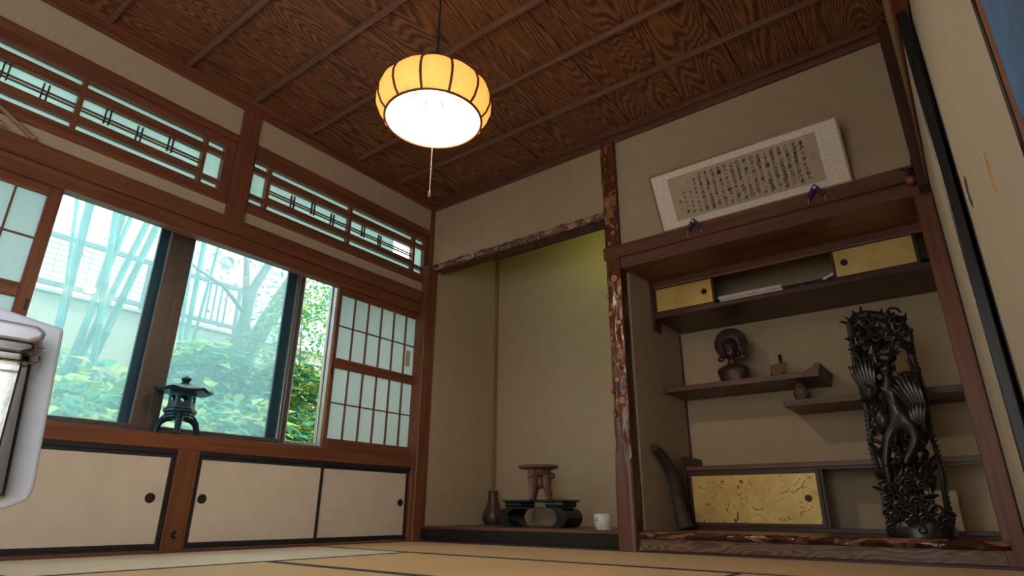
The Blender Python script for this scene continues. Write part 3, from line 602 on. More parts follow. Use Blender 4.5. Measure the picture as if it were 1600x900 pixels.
# ---- driftwood
r = thing('driftwood', 'dark twisted driftwood branch leaning in the corner beside lower cabinet', 'driftwood', (1.93, 0.45, 0.112))
pts = [(1.955, 0.45, 0.115), (1.935, 0.46, 0.17), (1.905, 0.47, 0.26), (1.893, 0.48, 0.34), (1.885, 0.49, 0.42), (1.868, 0.44, 0.48), (1.845, 0.36, 0.54), (1.895, 0.30, 0.58)]
pts = [(1.985, 0.44, 0.118), (1.955, 0.45, 0.20), (1.935, 0.46, 0.29), (1.928, 0.46, 0.38), (1.922, 0.43, 0.46), (1.915, 0.36, 0.53), (1.908, 0.28, 0.585), (1.903, 0.22, 0.61)]
m = MB(); m.tube(pts, [0.056, 0.046, 0.040, 0.039, 0.042, 0.037, 0.033, 0.028], 12)
m.v = [(a + 0.006 * nz(a * 30, b * 30, c * 22), b + 0.006 * nz(a * 30 + 9, b * 30, c * 22), c) for a, b, c in m.v]; m.build('branch', 'drift_bark', r)
m = MB(); m.tube([(1.925, 0.45, 0.32), (1.955, 0.43, 0.345), (1.968, 0.425, 0.352)], [0.02, 0.018, 0.012], 10); m.build('stub', 'drift_bark', r)

# ================================================================== TOKONOMA OBJECTS
# vase
r = thing('vase', 'small brown glazed bottle vase in the back corner of the tokonoma', 'vase', (0.175, 0.72, 0.11))
m = MB(); m.lathe([(0.066, 0), (0.082, 0.02), (0.090, 0.055), (0.084, 0.09), (0.064, 0.135), (0.048, 0.175), (0.042, 0.21), (0.041, 0.25), (0.046, 0.268), (0.042, 0.272), (0.036, 0.26), (0.034, 0.21)], (0.175, 0.72, 0.11), 28); m.build('body', 'vase_glaze', r)
# black lacquer table
r = thing('lacquer_stand', 'black lacquered display table with rounded looping legs', 'table', (0.88, 0.40, 0.11))
ty0, ty1 = 0.30, 0.50
bx(r, 'top', 'black_lacquer', 0.605, 1.165, ty0, ty1, 0.281, 0.297, bevel=0.003)
for s in (-1, 1):
    m = MB(); a, b = (0.612, 0.78) if s < 0 else (0.98, 1.15); m.box(a, b, ty0 + 0.012, ty1 - 0.012, 0.246, 0.282); m.build('apron_block', 'black_lacquer', r, 0.012, 3)
def ring_leg(xc, s):      # a scroll leg: half barrel outline with inner curve
    pts = [(xc + s * 0.07 * math.cos(t), 0.176 + 0.066 * math.sin(t)) for t in [-PI / 2 + PI * k / 12 for k in range(13)]]
    inn = [(xc - s * 0.085 + s * 0.07 * math.cos(t), 0.176 + 0.060 * math.sin(t)) for t in [PI / 2 - PI * k / 12 for k in range(13)]]
    return pts + inn
for s in (-1, 1):
    m = MB(); m.prism(ring_leg(0.878 + s * 0.232, s), 'y', ty0 - 0.01, ty1 + 0.01); m.build('scroll_leg', 'black_lacquer', r, 0.006, 2)
bx(r, 'upper_bar', 'black_lacquer', 0.64, 1.115, ty0, ty1, 0.236, 0.244); bx(r, 'base_bar', 'black_lacquer', 0.64, 1.115, ty0, ty1, 0.1105, 0.116)
# carved stool
r = thing('carved_stool', 'small carved wooden stool with round top on the black table', 'stool', (0.87, 0.40, 0.298))
cx, cy = 0.87, 0.40
m = MB(); m.lathe([(0.138, 0.0), (0.152, 0.008), (0.155, 0.018), (0.148, 0.026), (0.13, 0.028)], (cx, cy, 0.520), 32); m.build('round_top', 'stool_wood', r)
m = MB(); m.lathe([(0.07, 0.0), (0.082, 0.02), (0.07, 0.05)], (cx, cy, 0.472), 20); m.build('collar', 'stool_wood', r)
for t in (0.5, 2.6, 4.7):
    c_, s_ = math.cos(t), math.sin(t); m = MB()
    m.tube([(cx + 0.062 * c_, cy + 0.062 * s_, 0.525), (cx + 0.066 * c_, cy + 0.066 * s_, 0.46), (cx + 0.062 * c_, cy + 0.062 * s_, 0.40), (cx + 0.078 * c_, cy + 0.078 * s_, 0.345), (cx + 0.088 * c_, cy + 0.088 * s_, 0.299)], [0.045, 0.052, 0.044, 0.034, 0.024], 10, 0.6); lg = m.build('leg', 'stool_wood', r)
    m = MB(); m.blob((cx + 0.105 * c_, cy + 0.105 * s_, 0.47), (0.022, 0.022, 0.024), 10, 6); m.build('carved_knob', 'stool_wood', lg)
m = MB(); m.blob((cx, cy, 0.43), (0.05, 0.05, 0.06), 12, 8); m.build('hub', 'stool_wood', r)
# plastic cup
r = thing('plastic_cup', 'small white plastic food cup at the right end of tokonoma floor', 'cup', (1.535, 0.17, 0.11))
cx, cy, cz = 1.535, 0.17, 0.1105
m = MB(); m.lathe([(0.050, 0), (0.0515, 0.003), (0.060, 0.088), (0.064, 0.089), (0.0645, 0.094), (0.060, 0.095), (0.057, 0.088), (0.049, 0.006)], (cx, cy, cz), 32); m.build('body', 'cup_plastic', r)
def cup_patch(name, mat, a0, a1, z0, z1):
    m = MB(); k = 6; vs = []
    for i in range(k + 1):
        a = a0 + (a1 - a0) * i / k
        for z in (z0, z1):
            rr = 0.0518 + 0.0085 * (z - 0.003) / 0.085; vs.append((cx + rr * math.cos(a), cy + rr * math.sin(a), cz + z))
        for z in (z1, z0):
            rr = 0.0512 + 0.0085 * (z - 0.003) / 0.085; vs.append((cx + rr * math.cos(a), cy + rr * math.sin(a), cz + z))
    fs = [(i * 4 + j, i * 4 + (j + 1) % 4, (i + 1) * 4 + (j + 1) % 4, (i + 1) * 4 + j) for i in range(k) for j in range(4)]
    m.add(vs, fs); return m.build(name, mat, r)
ca = math.atan2(-3.68, 2.03)
cup_patch('printed_mark', 'print_violet', ca - 0.98, ca - 0.72, 0.050, 0.062); cup_patch('printed_mark', 'print_violet', ca - 0.86, ca - 0.72, 0.062, 0.074); cup_patch('printed_mark', 'print_blue', ca - 1.0, ca - 0.7, 0.018, 0.048); cup_patch('printed_mark', 'print_violet', ca - 0.95, ca - 0.72, 0.006, 0.014)
for i in range(9): cup_patch('printed_line', 'print_grey', ca - 0.45 + 0.13 * i, ca - 0.40 + 0.13 * i, 0.008, 0.040)

# ================================================================== SHELF OBJECTS
# ---- bust
BX, BY, BZ = 2.335, 0.66, 1.048
r = thing('carved_bust', 'dark wooden bust with wide ribbed fan headdress on upper shelf', 'bust', (BX, BY, BZ))
m = MB()
m.loft([(BX, BY, BZ, 0.090, 0.052), (BX, BY, BZ + 0.04, 0.094, 0.056), (BX, BY, BZ + 0.085, 0.108, 0.055), (BX, BY, BZ + 0.108, 0.104, 0.048), (BX, BY, BZ + 0.122, 0.078, 0.038), (BX, BY - 0.003, BZ + 0.132, 0.036, 0.028)] + [(BX, BY + dy, BZ + 0.022 + z, a_, b_) for dy, z, a_, b_ in ((-0.006, 0.140, 0.024, 0.023), (-0.012, 0.152, 0.030, 0.032), (-0.015, 0.168, 0.040, 0.042), (-0.015, 0.195, 0.048, 0.047), (-0.012, 0.225, 0.049, 0.048), (-0.008, 0.25, 0.044, 0.045), (0, 0.27, 0.030, 0.034))], 28)
BZ += 0.022
body = m.build('figure', 'bust_wood', r, angle=70)
m = MB(); fy = BY - 0.060
m.tube([(BX, fy + 0.002, BZ + 0.213), (BX, fy - 0.006, BZ + 0.196), (BX, fy - 0.004, BZ + 0.188)], [0.004, 0.008, 0.006], 8); m.build('nose', 'bust_wood', body)
m = MB(); m.blob((BX, fy + 0.006, BZ + 0.174), (0.014, 0.006, 0.004), 10, 5); m.blob((BX, fy + 0.007, BZ + 0.168), (0.012, 0.006, 0.004), 10, 5); m.build('lips', 'bust_wood', body)
for s in (-1, 1):
    m = MB(); m.blob((BX + s * 0.019, fy + 0.009, BZ + 0.208), (0.011, 0.006, 0.005), 10, 5); m.build('eye', 'bust_wood', body)
    m = MB(); m.blob((BX + s * 0.052, BY - 0.01, BZ + 0.185), (0.010, 0.012, 0.024), 10, 6); m.build('ear', 'bust_wood', body)
    m = MB(); m.blob((BX + s * 0.075, BY + 0.004, BZ + 0.160), (0.026, 0.014, 0.020), 10, 6); m.build('ear_ornament', 'bust_wood', r)
m = MB(); cz0 = BZ + 0.262
pts = []
for k in range(41):
    t = -0.32 * PI + 1.64 * PI * k / 40; pts.append((BX + 0.114 * math.cos(t), cz0 + 0.114 * math.sin(t)))
m.prism(pts, 'y', BY + 0.006, BY + 0.026); m.build('headdress', 'bust_wood', r, 0.003)
for k in range(44):
    t = -0.26 * PI + 1.52 * PI * k / 43; m = MB(); d = Vector((math.cos(t), 0, math.sin(t))); c = Vector((BX, BY + 0.001, cz0))
    m.tube([c + d * 0.076, c + d * 0.110], [0.0030, 0.0052], 6); m.build('ray', 'bust_wood', r)
m = MB()
for k in range(25):
    t = -0.1 * PI + 1.2 * PI * k / 24; m.blob((BX + 0.066 * math.cos(t), BY - 0.002, cz0 + 0.066 * math.sin(t)), 0.009, 6, 4)
m.build('bead_ring', 'bust_wood', r)
m = MB(); m.lathe([(0.052, 0), (0.056, 0.01), (0.05, 0.02), (0.046, 0.035), (0.034, 0.055), (0.022, 0.066)], (BX, BY - 0.008, BZ + 0.232), 20); m.build('crown', 'bust_wood', r)
# ---- little plaque on an easel
PX, PY, PZ = 2.632, 0.64, 1.0485
r = thing('plaque_easel', 'small wooden plaque on a tiny black easel on upper shelf', 'plaque', (PX, PY, PZ))
m = MB(); m.obox((PX, PY, PZ + 0.058), (0.056, -0.012, 0.004), (-0.002, 0.020, 0.040), (0.0004, 0.003, -0.0015)); m.build('plaque', 'plaque_wood', r, 0.001)
m = MB(); m.tube([(PX + 0.01, PY + 0.06, PZ + 0.002), (PX + 0.014, PY + 0.034, PZ + 0.160)], [0.007, 0.012], 8); m.build('easel_back', 'black_lacquer', r)
for s in (-1, 1):
    m = MB(); m.tube([(PX + s * 0.036, PY + 0.012, PZ + 0.02), (PX + s * 0.036, PY - 0.03, PZ + 0.008), (PX + s * 0.036, PY - 0.034, PZ + 0.026)], 0.007, 8); m.build('easel_foot', 'black_lacquer', r)
bx(r, 'easel_bar', 'black_lacquer', PX - 0.05, PX + 0.05, PY - 0.032, PY - 0.012, PZ, PZ + 0.010, bevel=0.002)
# ---- small figurine
r = thing('figurine', 'small rough brown animal figurine at the left end of lower shelf', 'figurine', (2.752, 0.62, 0.88))
fx, fy = 2.752, 0.62
m = MB(); m.loft([(fx, fy, 0.8805, 0.030, 0.028), (fx, fy, 0.90, 0.040, 0.036), (fx, fy, 0.925, 0.045, 0.040), (fx, fy, 0.95, 0.040, 0.036), (fx, fy - 0.004, 0.965, 0.030, 0.030), (fx, fy - 0.006, 0.98, 0.028, 0.028), (fx, fy - 0.004, 0.995, 0.022, 0.022), (fx, fy, 1.003, 0.010, 0.010)], 18)
m.v = [(a + 0.005 * nz(a * 60, b * 60, c * 60), b + 0.005 * nz(a * 60 + 7, b * 60, c * 60), c) for a, b, c in m.v]; m.build('body', 'figurine_stone', r)
for s in (-1, 1):
    m = MB(); m.blob((fx + s * 0.026, fy - 0.026, 0.888), (0.014, 0.018, 0.0075), 8, 5); m.build('foot', 'figurine_stone', r)
    m = MB(); m.blob((fx + s * 0.034, fy - 0.018, 0.925), (0.013, 0.016, 0.024), 8, 6); m.build('arm', 'figurine_stone', r)
m = MB(); m.blob((fx, fy - 0.036, 0.972), (0.009, 0.012, 0.009), 8, 5); m.build('snout', 'figurine_stone', r)

# ---- tall openwork carving
SX, SYc, SZ = 3.275, 0.14, 0.112
r = thing('openwork_carving', 'tall black openwork wood carving of a dancer among vines', 'carving', (SX, SYc, SZ))
def S(u, v, z): return (SX + u, SYc + v, SZ + z)
rnd = random.Random(3)
m = MB(); m.loft([(SX, SYc, SZ + 0.001, 0.138, 0.075), (SX, SYc, SZ + 0.03, 0.145, 0.078), (SX - 0.005, SYc, SZ + 0.07, 0.135, 0.07), (SX - 0.01, SYc + 0.01, SZ + 0.10, 0.10, 0.05), (SX - 0.01, SYc + 0.01, SZ + 0.115, 0.06, 0.03)], 26)
m.v = [(a + 0.010 * nz(a * 25, b * 25, c * 25), b + 0.012 * nz(a * 25 + 5, b * 25, c * 25), c) for a, b, c in m.v]; m.build('base', 'carved_dark', r)
def spiral(u, v, z, R, turns=1.6, rr=0.008, flip=1):
    pts = []
    for k in range(18):
        t = turns * 2 * PI * k / 17; q = R * (1 - 0.85 * k / 17); pts.append(S(u + flip * q * math.cos(t), v - 0.012 * k / 17, z + q * math.sin(t)))
    m = MB(); m.tube(pts, [rr * (1 - 0.4 * k / 17) for k in range(18)], 6); return m
for i in range(12):
    spiral(-0.11 + 0.22 * i / 11, -0.068 + 0.02 * abs(i - 5.5) / 5.5, 0.035 + 0.045 * (i % 2) + 0.01 * rnd.random(), 0.026, 1.5, 0.007, 1 if i % 3 else -1).build('base_scroll', 'carved_dark', r)
def rail(us, name):
    pts = [S(u + 0.005 * nz(z * 30, u, 1), v, z) for u, v, z in us]; m = MB(); m.tube(pts, [0.013 + 0.003 * nz(i * 1.7, 3, 3) for i in range(len(pts))], 8)
    o = m.build(name, 'carved_dark', r)
    for i in range(1, len(pts)):
        a, b = Vector(pts[i - 1]), Vector(pts[i])
        for k in range(3):
            c = a.lerp(b, (k + 0.5) / 3); s = 1 if us[i][0] > 0 else -1; m = MB(); m.leaf(c - Vector((s * 0.006, 0, 0)), (s * 0.8, -0.2, 0.9), (0, -1, 0.1), 0.034, 0.010); m.tube([c, c + Vector((s * 0.018, -0.006, 0.016))], [0.010, 0.003], 6); m.build('rail_leaf', 'carved_dark', o)
rail([(-0.128 + 0.006 * math.sin(i), 0.0, 0.08 + 0.072 * i) for i in range(14)], 'left_rail')
rail([(0.132 - 0.006 * math.sin(i * 1.3) - (0.0), 0.0, 0.06 + 0.072 * i) for i in range(14)], 'right_rail')
# top arch and its vines
arch = [(-0.128, 1.02), (-0.125, 1.08), (-0.09, 1.125), (-0.04, 1.13), (0.02, 1.11), (0.07, 1.08), (0.11, 1.05), (0.135, 1.0)]
m = MB(); m.tube([S(u, 0, z) for u, z in arch], [0.016, 0.02, 0.024, 0.022, 0.024, 0.024, 0.022, 0.016], 8); m.build('top_arch', 'carved_dark', r)
def leafy(u, z, d, L, W, v=-0.01):
    a = Vector(S(u, v, z)); dd = Vector((d[0], -0.15, d[1])).normalized()
    m = MB(); m.tube([a, a + dd * L * 0.35, a + dd * L * 0.75, a + dd * L], [W * 0.35, W * 0.62, W * 0.48, W * 0.16], 8, 0.55); m.build('carved_leaf', 'carved_dark', r)
for u, z, d, L in ((-0.125, 1.09, (-1, 0.35), 0.05), (-0.12, 1.10, (-0.6, 1), 0.035), (-0.06, 1.13, (0.1, 1), 0.045), (-0.09, 1.13, (-0.3, 1), 0.03), (0.03, 1.115, (0.4, 1), 0.03), (0.07, 1.08, (0.6, 1), 0.04), (0.12, 1.03, (0.35, 1), 0.075), (0.10, 1.04, (-0.2, 1), 0.03), (-0.13, 1.0, (-1, 0.2), 0.035), (-0.13, 0.94, (-1, 0.2), 0.03)): leafy(u, z, d, L, 0.022)
for i in range(26):
    t = rnd.random(); u = -0.11 + 0.22 * rnd.random(); z = 0.96 + 0.14 * rnd.random()
    if rnd.random() < 0.75: spiral(u, 0.01 - 0.05 * rnd.random(), z, 0.020 + 0.018 * rnd.random(), 1.0 + 0.7 * rnd.random(), 0.0085, rnd.choice((-1, 1))).build('vine_curl', 'carved_dark', r)
    else: leafy(u, z, (rnd.uniform(-1, 1), rnd.uniform(-0.3, 1)), 0.06, 0.028, -0.02)
for (a, b, c) in (((-0.12, 0.92), (-0.06, 1.0), (-0.10, 1.09)), ((-0.10, 0.96), (0.0, 0.99), (0.04, 1.09)), ((0.0, 0.92), (-0.02, 1.02), (-0.06, 1.10)), ((0.12, 0.94), (0.05, 1.0), (0.02, 1.08)), ((-0.02, 0.90), (0.06, 0.95), (0.12, 1.0)), ((0.125, 0.80), (0.085, 0.86), (0.12, 0.93)), ((-0.03, 0.80), (-0.055, 0.90), (-0.02, 0.98)), ((0.06, 0.78), (0.10, 0.80), (0.125, 0.76)), ((-0.12, 0.62), (-0.06, 0.52), (0.0, 0.44)), ((-0.12, 0.46), (-0.04, 0.42), (0.03, 0.36)), ((0.02, 0.06), (0.015, 0.2), (0.03, 0.33)), ((0.03, 0.3), (0.07, 0.36), (0.10, 0.30)), ((-0.02, 0.1), (-0.05, 0.24), (-0.02, 0.36)), ((0.06, 0.1), (0.09, 0.2), (0.06, 0.28)), ((0.03, 0.42), (0.05, 0.48), (0.08, 0.46))):
    P = [Vector((a[0], 0, a[1])), Vector((b[0], -0.03, b[1])), Vector((c[0], 0, c[1]))]
    pts = [P[0] * (1 - t) ** 2 + P[1] * 2 * t * (1 - t) + P[2] * t * t for t in [k / 8 for k in range(9)]]
    m = MB(); m.tube([S(p.x, p.y, p.z) for p in pts], [0.011 - 0.0005 * k for k in range(9)], 7); m.build('vine', 'carved_dark', r)
# dancer: one continuous skinned body
edges = [(0, 1), (1, 2), (2, 3), (3, 4), (4, 5), (2, 6), (6, 7), (7, 8), (2, 9), (9, 10), (10, 11), (0, 12), (12, 13), (13, 14), (14, 15), (0, 16), (16, 17), (17, 18), (18, 19)]
jv = [((0.012, -0.01, 0.56), 0.046), ((0.0, -0.02, 0.63), 0.036), ((-0.005, -0.02, 0.71), 0.044), ((-0.002, -0.025, 0.755), 0.020), ((0.0, -0.036, 0.80), 0.034), ((0.006, -0.034, 0.85), 0.040), ((-0.05, -0.02, 0.72), 0.022), ((-0.095, -0.03, 0.66), 0.017), ((-0.10, -0.04, 0.76), 0.013), ((0.045, -0.02, 0.70), 0.022), ((0.085, -0.03, 0.62), 0.017), ((0.105, -0.04, 0.70), 0.013), ((0.065, -0.03, 0.52), 0.044), ((0.075, -0.05, 0.45), 0.038), ((0.02, -0.05, 0.37), 0.026), ((0.0, -0.07, 0.33), 0.014), ((-0.05, -0.02, 0.48), 0.036), ((-0.085, -0.03, 0.36), 0.026), ((-0.09, -0.02, 0.20), 0.020), ((-0.075, -0.05, 0.15), 0.016)]
me = bpy.data.meshes.new('dancer_body'); me.from_pydata([S(*a) for a, b in jv], edges, []); me.update()
o_ = org(r)
for v_ in me.vertices: v_.co -= o_
dn = bpy.data.objects.new('dancer', me); COL.objects.link(dn); dn.parent = r; me.materials.append(MATS['carved_dark'])
sk = dn.modifiers.new('skin', 'SKIN'); sk.use_smooth_shade = True
for i, (a, b) in enumerate(jv): me.skin_vertices[0].data[i].radius = (b, b * 0.85)
me.skin_vertices[0].data[0].use_root = True
dn.modifiers.new('sub', 'SUBSURF').levels = 2; dn.modifiers['sub'].render_levels = 2
m = MB(); m.blob(S(0.012, -0.014, 0.872), (0.046, 0.034, 0.036), 14, 9); m.build('hair', 'carved_dark', r)
for i in range(9):
    t = -0.9 + 0.26 * i; a = Vector(S(0.015, -0.022, 0.87)); d = Vector((math.sin(t), -0.1, math.cos(t)))
    m = MB(); m.tube([a, a + d * 0.045, a + d * 0.075], [0.016, 0.014, 0.004], 7, 0.7); m.build('crown_leaf', 'carved_dark', r)
m = MB(); m.tube([S(-0.006, -0.062, 0.835), S(-0.010, -0.070, 0.818)], [0.004, 0.007], 6); m.build('nose', 'carved_dark', dn)
for s in (-1, 1):
    m = MB(); m.blob(S(0.0 + s * 0.014, -0.060, 0.838), (0.008, 0.005, 0.005), 8, 5); m.build('eye', 'carved_dark', dn)
    m = MB(); m.blob(S(0.004 + s * 0.036, -0.03, 0.815), (0.008, 0.012, 0.020), 8, 5); m.build('ear', 'carved_dark', dn)
m = MB(); m.blob(S(-0.002, -0.060, 0.800), (0.012, 0.005, 0.005), 8, 5); m.build('mouth', 'carved_dark', dn)
def fan(u0, z0, ang, L, k, name):
    for i in range(k):
        t = ang + (i - (k - 1) / 2) * 0.07; d = Vector((math.sin(t), -0.15, math.cos(t))); a = Vector(S(u0 + (i - (k - 1) / 2) * 0.010, -0.045, z0)); LL = L * (0.85 + 0.15 * math.cos((i - k / 2)))
        m = MB(); m.tube([a, a + d * LL * 0.5 + Vector((0, -0.012, 0)), a + d * LL * 0.85, a + d * LL + Vector((0.012 * (i - k / 2) / k, 0.01, -0.006))], [0.010, 0.012, 0.010, 0.003], 7); m.build(name, 'carved_dark', r)
fan(-0.095, 0.72, -0.05, 0.19, 7, 'feather'); fan(0.105, 0.60, -0.28, 0.20, 7, 'feather'); fan(0.09, 0.52, 0.1, 0.12, 5, 'feather')
m = MB(); m.blob(S(-0.095, -0.02, 0.71), (0.045, 0.035, 0.055), 12, 8); m.build('drape', 'carved_dark', r)
m = MB(); m.blob(S(0.11, -0.02, 0.56), (0.035, 0.035, 0.09), 12, 8); m.build('drape', 'carved_dark', r)
m = MB(); m.blob(S(-0.06, -0.03, 0.56), (0.04, 0.03, 0.06), 12, 8); m.build('drape', 'carved_dark', r)
HOLES = [(0.085, 0.84, 0.030, 0.075), (0.035, 0.655, 0.016, 0.024), (0.085, 0.165, 0.026, 0.075), (-0.095, 0.36, 0.020, 0.045), (-0.055, 0.79, 0.012, 0.03), (-0.045, 0.2, 0.014, 0.05), (0.112, 0.42, 0.012, 0.04), (0.0, 1.03, 0.015, 0.02), (0.06, 1.0, 0.018, 0.02), (-0.06, 1.03, 0.016, 0.025), (-0.1, 0.96, 0.012, 0.04), (-0.1, 0.60, 0.014, 0.03)]
cnt = 0
while cnt < 210:
    z = rnd.uniform(0.10, 1.08); u = rnd.uniform(-0.122, 0.126)
    if any(((u - a) / c) ** 2 + ((z - b) / d) ** 2 < 1.5 for a, b, c, d in HOLES): continue
    if abs(u - 0.005) < 0.055 and 0.56 < z < 0.93: continue
    cnt += 1
    if rnd.random() < 0.72: leafy(u, z, (rnd.uniform(-0.8, 0.8), rnd.uniform(0.1, 1) * rnd.choice((1, 1, -1))), rnd.uniform(0.05, 0.085), rnd.uniform(0.030, 0.042), rnd.uniform(-0.035, 0.02))
    else: spiral(u, rnd.uniform(-0.045, 0.0), z, 0.026, 1.3, 0.0085, rnd.choice((-1, 1))).build('vine_curl', 'carved_dark', r)

for i in range(38):
    z = rnd.uniform(0.06, 0.26); u = rnd.uniform(-0.12, 0.06) if z > 0.12 else rnd.uniform(-0.12, 0.13)
    spiral(u, rnd.uniform(-0.07, -0.03), z, rnd.uniform(0.018, 0.032), 1.4, 0.009, rnd.choice((-1, 1))).build('wave_curl', 'carved_dark', r)

# ================================================================== CALLIGRAPHY
FW, FL = 1.127, 0.385
r = thing('calligraphy_frame', 'long framed ink calligraphy leaning forward above the shelf alcove', 'picture', (2.2635 + 0.5, -0.045, 1.952))
tilt = math.atan2(0.165, 0.338)
fb = Matrix.Rotation(tilt, 4, 'X')     # local: x right, z up, front -y
def FP(m, name, mat, parent, bevel=0.0):
    m.v = [tuple(fb @ Vector(p)) for p in m.v]; return m.build(name, mat, parent, bevel, local=True)
h = FW / 2
m = MB(); m.box(-h + 0.01, h - 0.01, 0.0, 0.012, 0.008, FL - 0.008); FP(m, 'mount', 'silk_mount', r)
for b in ((-h, -h + 0.012, -0.006, 0.018, 0, FL), (h - 0.012, h, -0.006, 0.018, 0, FL)):
    m = MB(); m.box(*b); FP(m, 'frame_side', 'frame_wood', r, 0.002)
for b in ((-h + 0.012, h - 0.012, -0.006, 0.018, 0, 0.012), (-h + 0.012, h - 0.012, -0.006, 0.018, FL - 0.012, FL)):
    m = MB(); m.box(*b); FP(m, 'frame_side', 'frame_wood', r, 0.002)
px0, px1, pz0, pz1 = -h + 0.115, h - 0.125, 0.052, FL - 0.052
m = MB(); m.box(px0, px1, -0.0012, 0.001, pz0, pz1); sheet = FP(m, 'paper_sheet', 'aged_paper', r)
cols = ['東海伊藤忠生勤學', '學道者須如登山於六敬', '八宗勇治之制者須一尺', '暮来一日不決業須所能', '滔有不可少生自安一心下', '十得意情一念之語信是', '以其位家人全新一一大', '行年一起一不過有下', '戦一後往心一念所列',
        '時日派新東一格也一有', '二三輝起也下門七龍心', '在一一遠心一衆今一成', '身書一激治一望上熱之', '得幸之情新日東一道門', '新一不長起一是諸在遠', '三好路年成其可法東', '東是以後一最可後', '十一年之書也於', '清海作之書']
rn = random.Random(11); nc = len(cols); W_ = px1 - px0
for i, c in enumerate(cols):
    x = px1 - 0.085 - (W_ - 0.17) * i / (nc - 1); size = 0.0285
    top = pz1 - 0.022 - (0.012 if i in (16,) else 0) - (0.022 if i == 17 else 0) - (0.075 if i == 18 else 0)
    step = min(0.0305, (top - pz0 - 0.015) / len(c)); m = MB()
    for j, ch in enumerate(c):
        cu = bpy.data.curves.new('t', 'FONT'); cu.body = ch; cu.size = size * (0.72 if i > 15 else 1) * rn.uniform(0.78, 1.12); cu.align_x = 'CENTER'; cu.shear = rn.uniform(0.12, 0.35); cu.resolution_u = 1
        cu.offset = rn.uniform(0.0, 0.0008)
        to = bpy.data.objects.new('t', cu); COL.objects.link(to)
        me_ = to.to_mesh(); sx = rn.uniform(0.75, 0.95); dx = rn.uniform(-0.003, 0.003) ; zb = top - step * (j + 0.85)
        vs = [(x + dx + p.co.x * sx, -0.0022, zb + p.co.y) for p in me_.vertices]; fs = [tuple(pl.vertices) for pl in me_.polygons]
        m.add(vs, fs); to.to_mesh_clear(); bpy.data.objects.remove(to); bpy.data.curves.remove(cu)
    if m.v: tag(FP(m, 'text_column', 'ink', sheet), kind='stuff')
def seal(x, z, w_, h_, mat, holes):
    m = MB(); m.box(x - w_, x + w_, -0.0024, -0.001, z - h_, z + h_); FP(m, 'seal_stamp', mat, sheet)
seal(px0 + 0.050, pz0 + 0.115, 0.0105, 0.0105, 'seal_red', 0); seal(px0 + 0.050, pz0 + 0.070, 0.0105, 0.0105, 'seal_faint', 0)
for a in ((-0.010, -0.008, -0.022, 0.022), (0.008, 0.010, -0.022, 0.022), (-0.010, 0.010, -0.022, -0.020), (-0.010, 0.010, 0.020, 0.022), (-0.001, 0.001, -0.02, 0.02)):
    m = MB(); m.box(px1 - 0.035 + a[0], px1 - 0.035 + a[1], -0.0024, -0.001, pz0 + 0.145 + a[2], pz0 + 0.145 + a[3]); FP(m, 'seal_stamp', 'seal_red', sheet)
# silk pads holding the frame
for x, lb in ((2.42, 'left'), (3.135, 'right')):
    r = thing('frame_pad', 'purple silk pad with gold tassels, %s one under the calligraphy frame' % lb, 'pad', (x, -0.075, 1.95), 'pads under the calligraphy frame')
    m = MB(); yb, yf = -0.066, -0.086
    poly = [(-0.004, 0.030), (0.004, 0.030), (0.050, -0.038), (0.030, -0.052), (0.0, -0.010), (-0.030, -0.052), (-0.050, -0.038)]
    m.prism([(x + a, 1.955 + b) for a, b in poly], 'y', yf, yb); m.build('pad', 'purple_silk', r, 0.006, 3)
    m = MB(); m.blob((x, yf - 0.003, 1.962), (0.007, 0.005, 0.010), 10, 6); m.build('stud', 'stud_white', r)
    for s in (-1, 1):
        m = MB(); m.tube([(x + s * 0.042, -0.076, 1.912), (x + s * 0.044, -0.078, 1.885), (x + s * 0.045, -0.078, 1.868)], [0.0025, 0.003, 0.0045], 7); m.build('tassel', 'gold_cord', r)
# hook with a wooden knob
r = thing('knob_hook', 'round wooden knob hanging from an iron hook by the corner post', 'hook', (3.59, -0.075, 1.90))
m = MB(); m.tube([(3.606, -0.06, 1.985), (3.606, -0.066, 1.93), (3.595, -0.085, 1.915), (3.565, -0.10, 1.912), (3.548, -0.105, 1.920)], [0.005, 0.006, 0.006, 0.005, 0.004], 8); m.build('hook', 'iron', r)
m = MB(); m.tube([(3.578, -0.097, 1.914), (3.580, -0.095, 1.872)], [0.010, 0.012], 8); m.build('strap', 'purple_silk', r)
m = MB(); m.blob((3.582, -0.094, 1.848), (0.026, 0.026, 0.026), 16, 10); m.build('knob', 'knob_wood', r)

